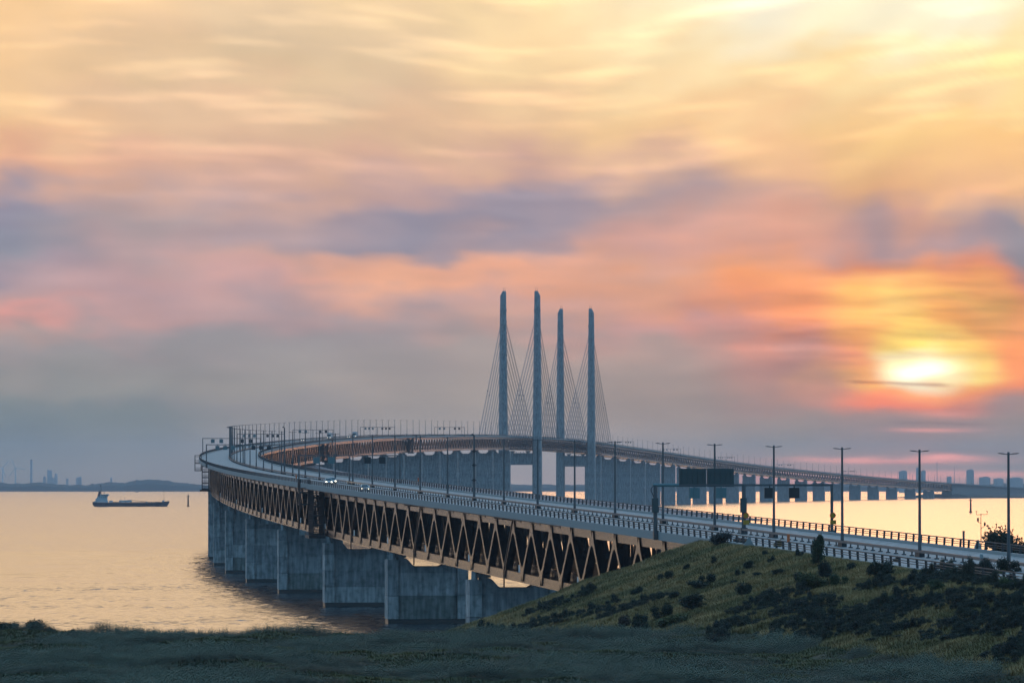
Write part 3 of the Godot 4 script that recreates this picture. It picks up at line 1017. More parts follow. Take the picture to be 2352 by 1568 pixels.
# ---------------------------------------------------------------- sign gantries
const GANTRY_AT := ["in the foreground", "above the three near cars", "nearest the left bend", "just past the left bend", "before the first far car", "left of the first lorry", "right of the second lorry", "left of the stay cables", "right of the last pylon", "second beyond the pylons", "third beyond the pylons", "fourth beyond the pylons", "fifth beyond the pylons"]
const GANTRY_S := [-372.0, 165.0, 640.0, 1100.0, 1560.0, 2040.0, 2547.0, 3095.0, 4591.0, 5032.0, 5512.0, 6003.0, 6500.0]
func build_gantries() -> void:
	var where := GANTRY_AT
	var ss := GANTRY_S
	for i in ss.size():
		var s: float = ss[i]
		var big := i == 0
		var label := "large sign gantry with two dark boards and yellow round signs in the foreground" if big else "sign gantry with square lane signals, %s" % where[i]
		var t := thing("sign_gantry", label, "sign gantry", P(s, 0), -head(s), "sign gantries across the road")
		var top := 6.7 if big else 7.0
		for x in [-12.25, 0.0, 12.25]:
			var g := G.new()
			var r := (0.30 if x < 1.0 else 0.22) if big else 0.2
			g.tube(Vector3(x, -0.6 if x else 0.0, 0), Vector3(x, top, 0), r, r * 0.9, 10)
			if x == 0.0:
				g.cube(Vector3(0, 0.45, 0), Vector3(0.9, 0.9, 0.9))
			else:
				g.cube(Vector3(x * 0.995, -0.1, 0), Vector3(0.7, 1.3, 0.9))
			part("post", g, M.pole, t)
		var bm := G.new()
		if big:
			var el := G.new()
			el.tube(Vector3(-12.6, top, 0), Vector3(-9.0, top, 0), 0.24, 0.24, 10)
			part("beam_elbow", el, M.signal_back, t)
			bm.bar(Vector3(-9.4, top, 0), Vector3(12.4, top, 0), 0.3, 0.3)
		else:
			bm.bar(Vector3(-12.45, top, 0), Vector3(12.45, top, 0), 0.26, 0.26)
		part("beam", bm, M.pole, t)
		var xs := [[-8.0, -4.4], [4.4, 8.0]] if i % 2 else [[-8.6, -6.0, -3.4], [3.4, 6.0, 8.6]]
		if big:
			xs = [[-6.85, -3.15], [3.6, 7.0]]
			for x in [-7.05, -3.2]:
				var bd := G.new()
				bd.cube(Vector3(x, top + 1.02, -0.28), Vector3(3.72, 2.5, 0.22))
				for k in 5:
					bd.cube(Vector3(x - 1.5 + 0.75 * k, top + 1.02, -0.12), Vector3(0.09, 2.4, 0.12))
				bd.cube(Vector3(x, top + 0.3, -0.1), Vector3(3.6, 0.14, 0.16))
				bd.cube(Vector3(x, top + 1.7, -0.1), Vector3(3.6, 0.14, 0.16))
				part("sign_board", bd, M.sign_back, t)
			for x in [-12.25, 0.0]:
				var bx := G.new()
				bx.cube(Vector3(x - 0.1, top - 2.75, 0.32), Vector3(0.86, 1.95, 0.42))
				bx.cube(Vector3(x - 0.1, top - 2.75, 0.54), Vector3(0.74, 1.8, 0.04))
				part("control_cabinet", bx, M.sign_back, t)
			for x in [0.22, 12.3]:
				var rd := G.new()
				rd.tube(Vector3(x, 2.55, 0.44), Vector3(x, 2.55, 0.40), 0.42, 0.42, 22)
				var ps := part("speed_sign", rd, M.yellow, t)
				var rim := G.new()
				for k in 22:
					var a0 := TAU * k / 22
					var a1 := TAU * (k + 1) / 22
					rim.bar(Vector3(x + cos(a0) * 0.38, 2.55 + sin(a0) * 0.38, 0.45), Vector3(x + cos(a1) * 0.38, 2.55 + sin(a1) * 0.38, 0.45), 0.07, 0.03, Vector3.BACK)
				part("rim", rim, M.red, ps)
				var pl := G.new()
				pl.cube(Vector3(x + 0.05, 1.62, 0.42), Vector3(0.84, 0.58, 0.05))
				part("warning_plate", pl, M.yellow, t)
			var hose := G.new()
			for k in 6:
				var a0 := PI * 0.5 + PI * 0.5 * k / 6
				var a1 := PI * 0.5 + PI * 0.5 * (k + 1) / 6
				hose.tube(Vector3(-12.3 + cos(a0) * 0.55, top - 0.75 + sin(a0) * 0.7, 0.1), Vector3(-12.3 + cos(a1) * 0.55, top - 0.75 + sin(a1) * 0.7, 0.1), 0.06, 0.06, 6)
			hose.tube(Vector3(-12.85, top - 0.75, 0.1), Vector3(-12.45, top - 1.7, 0.1), 0.06, 0.06, 6)
			part("cable_loop", hose, M.dark, t)
		for k in 2:
			for x in xs[k]:
				var sg := G.new()
				var w := 1.45 if big else (1.6 if i % 2 else 1.35)
				sg.cube(Vector3(x, top - 0.35 - w * 0.5, 0.0), Vector3(w, w, 0.24))
				sg.bar(Vector3(x, top - 0.4, 0.0), Vector3(x, top, 0.0), 0.16, 0.16, Vector3(1, 0, 0))
				if k == 0:
					sg.cube(Vector3(x, top - 0.35 - w * 0.5, 0.15), Vector3(0.22, w * 0.96, 0.1))
				else:
					sg.cube(Vector3(x, top - 0.35 - w * 0.5, 0.128), Vector3(w * 0.92, w * 0.92, 0.02))
				part("lane_signal", sg, M.signal_back if k == 0 else M.dark, t)

# ---------------------------------------------------------------- camera masts and hanging stairs
func build_masts_and_stairs() -> void:
	for q in [[-79.1, 0.0, 12.6, "dark camera mast with two cross trays, 11th post from the right edge"], [377.4, 0.0, 13.2, "brown camera mast with hooked top at the left of the curve"]]:
		var t := thing("camera_mast", q[3], "mast", P(q[0], q[1]), -head(q[0]))
		var g := G.new()
		g.tube(Vector3(0, 0.4, 0), Vector3(0, q[2], 0), 0.26, 0.17, 10)
		part("pole", g, M.pole, t)
		var b := G.new()
		b.cube(Vector3(0, 0.3, 0), Vector3(0.7, 0.6, 2.4))
		part("concrete_base", b, M.dark, t)
		var c := G.new()
		c.tube(Vector3(0, q[2], 0), Vector3(-0.3, q[2] + 0.25, 0), 0.07, 0.07, 6)
		c.box(Transform3D(Basis(Vector3.BACK, 0.3), Vector3(-0.4, q[2] + 0.2, 0.1)), Vector3(0.35, 0.3, 0.6))
		part("camera", c, M.dark, t)
		if q[0] < 0:
			for y in [9.6, 6.9, 4.0]:
				var d := G.new()
				d.tube(Vector3(0, y - 0.06, 0), Vector3(0, y + 0.06, 0), 0.5, 0.5, 12)
				d.tube(Vector3(0, y - 0.25, 0), Vector3(0, y + 0.25, 0), 0.26, 0.26, 10)
				part("tray", d, M.dark, t)
	for q in [[150.0, -1.0, "open steel stair tower hanging on the near truss below the three cars"], [905.0, -1.0, "open steel stair tower at the outermost left of the bend"], [2016.0, 1.0, "dark stair tower on the far truss left of centre"], [2703.0, 1.0, "dark stair tower on the far truss left of the pylons"]]:
		var s: float = q[0]
		var f: float = q[1]
		var t := thing("stair_tower", q[2], "stair tower", P(s, 0), -head(s), "stair towers on the sides of the bridge")
		var g := G.new()
		for x in [8.1, 10.6]:
			for z in [-5.0, -1.5, 1.5, 5.0]:
				g.bar(Vector3(f * x, -12.4, z), Vector3(f * x, -1.2, z), 0.36, 0.36, Vector3(1, 0, 0))
		for x in [11.0, 13.4]:
			for z in [-3.0, 1.0]:
				g.bar(Vector3(f * x, -4.6, z), Vector3(f * x, 1.4, z), 0.3, 0.3, Vector3(1, 0, 0))
		part("frame", g, M.dark, t)
		var lv := [-11.6, -9.4, -7.2, -5.0, -2.9]
		for k in lv.size():
			var pf := G.new()
			pf.cube(Vector3(f * 9.35, lv[k], 0), Vector3(2.2, 0.42, 10.2))
			part("platform", pf, M.dark, t)
			if k == 0:
				var fl := G.new()
				fl.cube(Vector3(f * 9.6, lv[k] - 0.6, 0), Vector3(3.9, 0.7, 11.0))
				part("landing", fl, M.dark, t)
			var rl := G.new()
			for dy in [0.55, 1.05]:
				rl.bar(Vector3(f * 10.6, lv[k] + dy, -5.0), Vector3(f * 10.6, lv[k] + dy, 5.0), 0.12, 0.12)
				for z in [-5.0, 5.0]:
					rl.bar(Vector3(f * 8.1, lv[k] + dy, z), Vector3(f * 10.6, lv[k] + dy, z), 0.13, 0.13)
			part("railing", rl, M.dark, t)
			if k:
				var st := G.new()
				for n in 9:
					var u := (n + 0.5) / 9.0
					st.cube(Vector3(f * 9.3, lerpf(lv[k - 1], lv[k], u), lerpf(-3.6, 3.6, u) * (1 if k % 2 else -1)), Vector3(1.0, 0.05, 0.5))
				st.bar(Vector3(f * 9.9, lv[k - 1], -3.9 * (1 if k % 2 else -1)), Vector3(f * 9.9, lv[k], 3.9 * (1 if k % 2 else -1)), 0.08, 0.3)
				part("stair_flight", st, M.dark, t)
		var up := G.new()
		for y in [-4.5, -1.7]:
			up.cube(Vector3(f * 12.2, y, -1.0), Vector3(2.6, 0.36, 4.2))
		for y in [-3.9, -3.4, -1.1, -0.6, 0.9, 1.4]:
			up.bar(Vector3(f * 13.4, y, -3.0), Vector3(f * 13.4, y, 1.0), 0.14, 0.14)
			up.bar(Vector3(f * 11.0, y, 1.0), Vector3(f * 13.4, y, 1.0), 0.14, 0.14)
		part("upper_landing", up, M.dark, t)

# ---------------------------------------------------------------- cars and lorries
func make_car(label: String, r: float, gg: float, b: float) -> Node3D:
	var t := thing("car", label, "car", Vector3.ZERO, 0.0, "cars with headlights on driving over the bridge")
	var paint := plain(r, gg, b, 0.3)
	paint.clearcoat_enabled = true
	paint.clearcoat = 0.6
	var g := G.new()
	# lower body as rings along the car, front towards +z
	var rings := []
	for q in [[-2.2, 0.72, 0.42, 0.86], [-2.1, 0.84, 0.3, 0.98], [-1.2, 0.9, 0.26, 1.0], [0.6, 0.9, 0.26, 0.98], [1.5, 0.88, 0.26, 0.9], [2.05, 0.82, 0.3, 0.78], [2.2, 0.66, 0.36, 0.66]]:
		rings.append([Vector3(-q[1], q[2], q[0]), Vector3(q[1], q[2], q[0]), Vector3(q[1], q[3] - 0.12, q[0]), Vector3(q[1] - 0.1, q[3], q[0]), Vector3(-q[1] + 0.1, q[3], q[0]), Vector3(-q[1], q[3] - 0.12, q[0])])
	g.loft(rings)
	part("body", g, paint, t)
	var roof := G.new()
	roof.loft([[Vector3(-0.62, 1.46, -1.2), Vector3(0.62, 1.46, -1.2), Vector3(0.62, 1.52, -1.15), Vector3(-0.62, 1.52, -1.15)], [Vector3(-0.64, 1.5, 0.35), Vector3(0.64, 1.5, 0.35), Vector3(0.6, 1.555, 0.25), Vector3(-0.6, 1.555, 0.25)]])
	for f in [-1.0, 1.0]:
		for q in [[0.62, 0.3, 0.85, 1.22], [0.62, -1.2, 0.88, -2.0], [0.64, -0.35, 0.87, -0.35]]:
			roof.bar(Vector3(f * q[0], 1.48, q[1]), Vector3(f * q[2], 0.95, q[3]), 0.07, 0.07)
	part("roof", roof, paint, t)
	var gl := G.new()
	gl.loft([[Vector3(-0.8, 0.97, -1.95), Vector3(0.8, 0.97, -1.95), Vector3(0.8, 0.98, 1.2), Vector3(-0.8, 0.98, 1.2)], [Vector3(-0.6, 1.47, -1.15), Vector3(0.6, 1.47, -1.15), Vector3(0.6, 1.48, 0.3), Vector3(-0.6, 1.48, 0.3)]])
	var glass := plain(0.01, 0.014, 0.018, 0.08)
	part("windows", gl, glass, t)
	for z in [-1.35, 1.4]:
		for f in [-1.0, 1.0]:
			var w := G.new()
			w.tube(Vector3(f * 0.68, 0.32, z), Vector3(f * 0.9, 0.32, z), 0.32, 0.32, 14)
			var wp := part("wheel", w, M.dark, t)
			var rm := G.new()
			rm.tube(Vector3(f * 0.895, 0.32, z), Vector3(f * 0.91, 0.32, z), 0.19, 0.19, 10)
			part("rim", rm, M.rail, wp)
	for f in [-1.0, 1.0]:
		var hl := G.new()
		hl.blob(Vector3(f * 0.62, 0.66, 2.1), Vector3(0.2, 0.14, 0.14), 8)
		part("headlight", hl, M.headlight, t)
		var mr := G.new()
		mr.cube(Vector3(f * 1.0, 1.02, 0.85), Vector3(0.2, 0.14, 0.1))
		part("mirror", mr, paint, t)
	var gr := G.new()
	gr.cube(Vector3(0, 0.5, 2.19), Vector3(0.9, 0.16, 0.06))
	gr.cube(Vector3(0, 0.3, 2.1), Vector3(1.3, 0.12, 0.1))
	part("grille", gr, M.dark, t)
	return t
func place_on_road(t: Node3D, s: float, off: float) -> void:
	t.position = P(s, off, 0.022)
	var f := (P(s - 2, off) - P(s + 2, off)).normalized()      # towards the viewer's shore
	t.look_at(t.position - f, Vector3.UP)
func build_vehicles() -> void:
	M.headlight = glow(1.0, 0.84, 0.6, 7.0)
	var list := [[160.0, -5.6, "silver car in front of the near pair of cars", 0.5, 0.5, 0.5], [176.0, -3.2, "light car half hidden behind the silver car", 0.45, 0.46, 0.48], [46.0, -8.3, "white car leading, alone, nearest to the viewer", 0.7, 0.7, 0.68]]
	var far := [[2037.0, "car with lit headlights left of the first lorry on the far stretch"], [2393.0, "car with lit headlights between the two lorries"], [2826.0, "car with one orange light beside the tall lamp post right of the lorries"], [2996.0, "small distant car on the far stretch left of the middle gantry"], [3218.0, "small distant car on the far stretch right of the middle gantry"], [3310.0, "car with bright orange light just left of the stay cables"], [3433.0, "car with two lights under the left stay cables"]]
	for i in list.size():
		var q: Array = list[i]
		var t := make_car(q[2], q[3], q[4], q[5])
		place_on_road(t, q[0], q[1])
		for f in [-1.0, 1.0]:
			var l := SpotLight3D.new()
			l.name = "headlight_beam"
			l.position = Vector3(f * 0.62, 0.66, 2.32)
			l.rotation = Vector3(deg_to_rad(-3.0), PI, 0)
			l.light_color = Color(1.0, 0.86, 0.66)
			l.light_energy = 3.0
			l.spot_angle = 28.0
			l.spot_range = 60.0
			l.spot_attenuation = 2.0
			l.light_size = 0.1
			l.shadow_enabled = true
			t.add_child(l, true)
	M.headlight = glow(1.0, 0.80, 0.55, 3.0)
	var proto := make_car(far[0][1], 0.3, 0.32, 0.34)
	place_on_road(proto, far[0][0], -6.0)
	for i in range(1, far.size()):
		var c := dup(proto, "car", Vector3.ZERO, 0.0, far[i][1])
		place_on_road(c, far[i][0], -6.0)
	var tl := ["lorry with lit headlight, left of the two on the far stretch", "right one of the two lorries on the far stretch"]
	for k in 2:
		var t := thing("lorry", tl[k], "lorry", Vector3.ZERO, 0.0, "lorries on the far stretch")
		var cab := G.new()
		cab.cube(Vector3(0, 1.95, 1.0), Vector3(2.5, 2.7, 2.1))
		cab.cube(Vector3(0, 3.5, 0.6), Vector3(2.3, 0.6, 1.4))
		part("cab", cab, M.far_wall, t)
		var ws := G.new()
		ws.cube(Vector3(0, 2.45, 2.06), Vector3(2.2, 0.9, 0.05))
		part("windscreen", ws, M.dark, t)
		var bx := G.new()
		bx.cube(Vector3(0, 2.55, -7.2), Vector3(2.55, 2.9, 13.4))
		part("trailer", bx, plain(0.4, 0.42, 0.45, 0.6), t)
		for z in [0.9, -2.4, -9.5, -10.8, -12.1]:
			for f in [-1.0, 1.0]:
				var w := G.new()
				w.tube(Vector3(f * 0.95, 0.5, z), Vector3(f * 1.25, 0.5, z), 0.5, 0.5, 12)
				part("wheel", w, M.dark, t)
		for f in [-1.0, 1.0]:
			var hl := G.new()
			hl.blob(Vector3(f * 0.95, 0.95, 2.08), Vector3(0.2, 0.16, 0.1), 8)
			part("headlight", hl, M.headlight, t)
		place_on_road(t, [2262.0, 2453.0][k], -7.5)

# ---------------------------------------------------------------- ship, boat, channel markers
func build_boats() -> void:
	var d := 5540.0
	var base := Vector3(-415.0, -drop(415.0, d), -d)
	var t := thing("cargo_ship", "dark hulled coastal tanker with white bridge at its stern", "ship", base)
	var hullm := plain(0.035, 0.03, 0.045, 0.6)
	var ship_white := plain(0.42, 0.5, 0.52, 0.6)
	var g := G.new()
	var rings := []
	# x along the ship, bow at +42
	for q in [[-42.0, 3.6, 4.9, 2.2], [-39.0, 5.6, 4.7, -1.0], [-30.0, 6.4, 4.4, -1.5], [0.0, 6.5, 4.2, -1.5], [24.0, 6.4, 4.3, -1.5], [33.0, 4.4, 5.0, -1.5], [38.0, 2.2, 5.5, -1.5], [41.6, 0.3, 6.0, 4.2]]:
		rings.append([Vector3(q[0], q[3], -q[1] * 0.8), Vector3(q[0], q[2], -q[1]), Vector3(q[0], q[2], q[1]), Vector3(q[0], q[3], q[1] * 0.8)])
	g.loft(rings)
	part("hull", g, hullm, t)
	var fo := G.new()
	fo.loft([[Vector3(-41.4, 4.9, -4), Vector3(-41.4, 4.9, 4), Vector3(-25.5, 4.4, 5), Vector3(-25.5, 4.4, -5)], [Vector3(-39.0, 6.2, -4), Vector3(-39.0, 6.2, 4), Vector3(-25.5, 6.6, 4.6), Vector3(-25.5, 6.6, -4.6)]])
	part("poop_deck", fo, ship_white, t)
	var sup := G.new()
	for q in [[-32.5, 7.7, 12.4, 2.4], [-31.4, 9.9, 10.6, 2.2], [-29.6, 12.2, 8.4, 2.4]]:
		sup.cube(Vector3(q[0], q[1], 0), Vector3(q[2], q[3], 9.0))
	sup.cube(Vector3(-28.6, 12.6, 0), Vector3(8.8, 1.3, 12.0))
	part("superstructure", sup, ship_white, t)
	var wn := G.new()
	for z in [-6.03, 6.03]:
		wn.cube(Vector3(-28.6, 12.7, z), Vector3(7.6, 0.7, 0.05))
	for k in 4:
		wn.cube(Vector3(-34.5 + k * 2.2, 9.9, 4.52), Vector3(0.9, 0.7, 0.05))
	part("window", wn, M.dark, t)
	var fun := G.new()
	fun.loft([[Vector3(-38.5, 6.0, -1.8), Vector3(-38.5, 6.0, 1.8), Vector3(-34.0, 6.0, 1.8), Vector3(-34.0, 6.0, -1.8)], [Vector3(-35.6, 15.2, -1.3), Vector3(-35.6, 15.2, 1.3), Vector3(-33.2, 15.2, 1.3), Vector3(-33.2, 15.2, -1.3)]])
	part("funnel", fun, hullm, t)
	var ft := G.new()
	ft.cube(Vector3(-34.4, 15.8, 0), Vector3(2.6, 1.2, 2.6))
	part("funnel_top", ft, M.dark, t)
	var ms := G.new()
	for q in [[-33.2, 14.0, 24.2, 0.16], [-32.4, 13.0, 20.0, 0.12], [-29.5, 13.2, 15.4, 0.14], [-11.4, 6.8, 11.2, 0.12], [-7.4, 6.8, 11.0, 0.12], [35.6, 6.5, 18.5, 0.18]]:
		ms.tube(Vector3(q[0], q[1], 0), Vector3(q[0], q[2], 0), q[3], q[3] * 0.6, 6)
	ms.cube(Vector3(-33.2, 22.6, 0), Vector3(0.9, 1.4, 0.6))
	ms.cube(Vector3(-29.5, 15.2, 0), Vector3(1.6, 0.5, 0.5))
	ms.tube(Vector3(-33.2, 23.4, 0), Vector3(-31.6, 14.0, 0), 0.08, 0.08, 5)
	ms.tube(Vector3(35.6, 18.0, 0), Vector3(34.4, 16.6, 0), 0.1, 0.1, 5)
	part("mast", ms, M.dark, t)
	var man := G.new()
	man.cube(Vector3(-6.4, 5.6, 0), Vector3(13.6, 2.3, 4.4))
	man.cube(Vector3(-22.0, 5.4, 0), Vector3(3.8, 1.9, 6.0))
	man.cube(Vector3(35.0, 5.9, 0), Vector3(2.4, 1.6, 2.4))
	man.cube(Vector3(17.0, 4.8, 0), Vector3(1.6, 1.2, 1.6))
	part("manifold_house", man, ship_white, t)
	var crane := G.new()
	crane.bar(Vector3(-4.0, 7.2, 0), Vector3(16.8, 5.4, 0), 0.35, 0.35)
	part("hose_crane", crane, M.dark, t)
	var pp := G.new()
	pp.bar(Vector3(-20, 4.7, 0), Vector3(32, 4.8, 0), 1.6, 0.5)
	for k in 9:
		pp.cube(Vector3(-17.0 + k * 5.6, 4.9, 2.0), Vector3(0.9, 0.9, 0.9))
	part("deck_pipe", pp, M.dark, t)
	d = 14500.0
	var bt := thing("motor_boat", "tiny motor boat near the far shore behind the ship", "boat", Vector3(-1070.0, -drop(1070.0, d), -d))
	var bh := G.new()
	bh.loft([[Vector3(-5, 0, -1.4), Vector3(-5, 1.2, -1.6), Vector3(-5, 1.2, 1.6), Vector3(-5, 0, 1.4)], [Vector3(3, 0, -1.2), Vector3(3, 1.5, -1.6), Vector3(3, 1.5, 1.6), Vector3(3, 0, 1.2)], [Vector3(5.5, 1.0, -0.1), Vector3(6, 1.8, -0.1), Vector3(6, 1.8, 0.1), Vector3(5.5, 1.0, 0.1)]])
	part("hull", bh, M.dark, bt)
	var bc := G.new()
	bc.cube(Vector3(-0.6, 2.1, 0), Vector3(3.6, 1.6, 2.2))
	part("cabin", bc, M.white, bt)
	for q in [[-353.0, 5540.0, "slim channel marker between the ship and the bridge"], [407.0, 4510.0, "slim channel marker in open water right of the pylons"]]:
		var m := thing("channel_marker", q[2], "channel marker", Vector3(q[0], -drop(q[0], q[1]), -q[1]), 0.0, "slim channel markers standing in the water")
		var tw := G.new()
		tw.tube(Vector3(0, -1, 0), Vector3(0, 10.6, 0), 0.95, 0.72, 10)
		part("tower", tw, M.dark, m)
		var ft2 := G.new()
		ft2.tube(Vector3(0, -1, 0), Vector3(0, 1.2, 0), 1.5, 1.4, 10)
		part("footing", ft2, plain(0.25, 0.06, 0.03, 0.8), m)
		var pf := G.new()
		pf.tube(Vector3(0, 10.6, 0), Vector3(0, 11.0, 0), 1.7, 1.7, 10)
		for k in 6:
			pf.tube(Vector3(cos(k) * 1.6, 11, sin(k) * 1.6), Vector3(cos(k) * 1.6, 12, sin(k) * 1.6), 0.08, 0.08, 4)
		part("gallery", pf, M.dark, m)
		var ln := G.new()
		ln.tube(Vector3(0, 11.0, 0), Vector3(0, 12.4, 0), 0.55, 0.45, 8)
		ln.tube(Vector3(0, 12.4, 0), Vector3(0, 13.4, 0), 0.4, 0.05, 8)
		part("lantern", ln, M.rail, m)

# ---------------------------------------------------------------- small things by the road
func build_roadside() -> void:
	for q in [[-469.0, -11.7, "orange marker post on the near rail, right of the grey cone"], [178.0, -11.8, "orange marker post on the outer rail beside the three cars"], [120.0, 11.8, "small orange marker post on the inner rail, centre left"]]:
		var t := thing("marker_post", q[2], "marker post", P(q[0], q[1], 0.3), -head(q[0]), "orange marker posts on the rails")
		var g := G.new()
		g.tube(Vector3(0, 0, 0), Vector3(0, 1.0, 0), 0.05, 0.05, 6)
		part("post", g, M.rail, t)
		var o := G.new()
		o.cube(Vector3(0, 1.4, 0), Vector3(0.32, 0.95, 0.12))
		o.cube(Vector3(0, 1.4, 0.062), Vector3(0.2, 0.8, 0.01))
		part("panel", o, M.orange, t)
	var c := thing("warning_triangle", "grey back of a triangular sign beside the near rail", "road sign", P(-446.0, -12.4, 0.0), -head(-446.0))
	var cg := G.new()
	cg.quad(Vector3(-0.75, 0.1, 0.03), Vector3(0.75, 0.1, 0.03), Vector3(0.04, 1.35, 0.03), Vector3(-0.04, 1.35, 0.03))
	cg.quad(Vector3(0.75, 0.1, -0.03), Vector3(-0.75, 0.1, -0.03), Vector3(-0.04, 1.35, -0.03), Vector3(0.04, 1.35, -0.03))
	cg.bar(Vector3(-0.75, 0.1, 0), Vector3(0.75, 0.1, 0), 0.06, 0.06)
	part("plate", cg, M.beam, c)
	var cp := G.new()
	cp.tube(Vector3(0, -0.4, -0.08), Vector3(0, 1.1, -0.08), 0.045, 0.045, 6)
	cp.cube(Vector3(0.95, 0.95, -0.05), Vector3(0.34, 0.3, 0.2))
	part("post", cp, M.rail, c)
	# weather station with its tapered cabinet behind the inner rail
	var wp := P(-464.0, 12.5, 0.0)
	var w := thing("weather_station", "thin mast with wind cups and sensors near the round tree", "weather station", wp, -head(-464.0))
	var wm := G.new()
	wm.tube(Vector3(0, 0, 0), Vector3(0, 4.5, 0), 0.06, 0.04, 6)
	wm.tube(Vector3(-0.55, 4.35, 0), Vector3(0.75, 4.4, 0), 0.03, 0.03, 5)
	wm.tube(Vector3(-0.3, 3.5, 0), Vector3(0, 3.3, 0), 0.03, 0.03, 5)
	wm.tube(Vector3(0.4, 3.0, 0), Vector3(0, 2.7, 0), 0.03, 0.03, 5)
	part("mast", wm, M.dark, w)
	for x in [-0.55, 0.75]:
		var cu := G.new()
		cu.tube(Vector3(x, 4.35, 0), Vector3(x, 4.75, 0), 0.025, 0.025, 5)
		cu.blob(Vector3(x, 4.75, 0), Vector3(0.12, 0.06, 0.12), 6)
		part("wind_cup", cu, M.dark, w)
	for q in [[-0.36, 3.75, 0.3], [0.46, 3.25, 0.25]]:
		var se := G.new()
		se.blob(Vector3(q[0], q[1], 0), Vector3(0.13, q[2], 0.13), 8)
		part("sensor", se, M.dark, w)
	var cone := G.new()
	var rr := []
	for q in [[0.0, 0.5], [0.6, 0.42], [1.0, 0.24], [1.4, 0.12]]:
		var r := []
		for k in 10:
			r.append(Vector3(cos(-TAU * k / 10) * q[1], q[0] - 0.2, sin(-TAU * k / 10) * q[1]))
		rr.append(r)
	cone.loft(rr)
	tag(part("cabinet_cover", cone, M.beam), "grey tapered cover at the foot of the weather mast", "cabinet").position = P(-465.0, 11.9, 0.2)
	var bp := thing("rail_end_post", "dark square post at the end of the far rail", "post", P(-458.0, 11.7, 0.3), -head(-458.0))
	var bg := G.new()
	bg.cube(Vector3(0, 1.0, 0), Vector3(0.22, 1.9, 0.22))
	part("post", bg, M.pole, bp)
	var cap := G.new()
	cap.cube(Vector3(0, 1.98, 0), Vector3(0.28, 0.06, 0.28))
	part("cap", cap, M.dark, bp)
	var bl := thing("concrete_post", "pale concrete bollard on the median in front of the grey cover", "bollard", P(-522.0, -0.2, 0.0), -head(-522.0))
	var blg := G.new()
	blg.tube(Vector3(0, 0, 0), Vector3(0, 1.2, 0), 0.2, 0.18, 12)
	part("shaft", blg, M.beam, bl)
	var blc := G.new()
	blc.tube(Vector3(0, 1.2, 0), Vector3(0, 1.26, 0), 0.19, 0.14, 12)
	part("cap", blc, M.white, bl)

# ---------------------------------------------------------------- grass
func tuft(leafy: bool, seed_: int) -> ArrayMesh:
	var r := RandomNumberGenerator.new()
	r.seed = seed_
	var g := G.new()
	if not leafy:
		for i in 17:
			var a := r.randf() * TAU
			var out := Vector3(cos(a), 0, sin(a))
			var side := Vector3(-out.z, 0, out.x) * 0.02
			var p := out * r.randf() * 0.36
			var h := r.randf_range(0.6, 1.0)
			var top := p + out * r.randf_range(0.08, 0.45) + Vector3(0, h, 0)
			var mid := p.lerp(top, 0.5) + Vector3(0, 0.1, 0)
			g.quad(p - side, p + side, mid + side * 0.8, mid - side * 0.8)
			g.tri(mid - side * 0.8, mid + side * 0.8, top)
	else:
		for i in 7:
			var a := r.randf() * TAU
			var out := Vector3(cos(a), 0, sin(a))
			var p := out * r.randf() * 0.3
			var top := p + out * r.randf_range(0.05, 0.3) + Vector3(0, r.randf_range(0.65, 1.0), 0)
			for k in 9:
				var q := p.lerp(top, 0.2 + 0.1 * k)
				var b := a + k * 2.4
				var dir := Vector3(cos(b), r.randf_range(0.1, 0.9), sin(b)).normalized() * r.randf_range(0.08, 0.15)
				var sd := dir.cross(Vector3.UP).normalized() * 0.036
				g.tri(q - sd, q + sd, q + dir)
	for i in g.n.size():      # blades stand in a lawn: let them take the light of the whole sward
		g.n[i] = (Vector3.UP * 0.9 + g.n[i] * (0.35 if g.n[i].y > 0 else -0.35)).normalized()
	return g.mesh()
func scatter(called: String, label: String, mesh: Mesh, mat: Material, where: Array, tints: PackedColorArray) -> void:
	var mm := MultiMesh.new()
	mm.transform_format = MultiMesh.TRANSFORM_3D
	mm.use_colors = true
	mm.mesh = mesh
	mm.instance_count = where.size()
	for i in where.size():
		mm.set_instance_transform(i, where[i])
		mm.set_instance_color(i, tints[i])
	var o := MultiMeshInstance3D.new()
	o.name = numbered(called)
	o.multimesh = mm
	o.material_override = mat
	add_child(o)
	tag(o, label, "grass" if called.contains("grass") else "plants", "", "stuff")
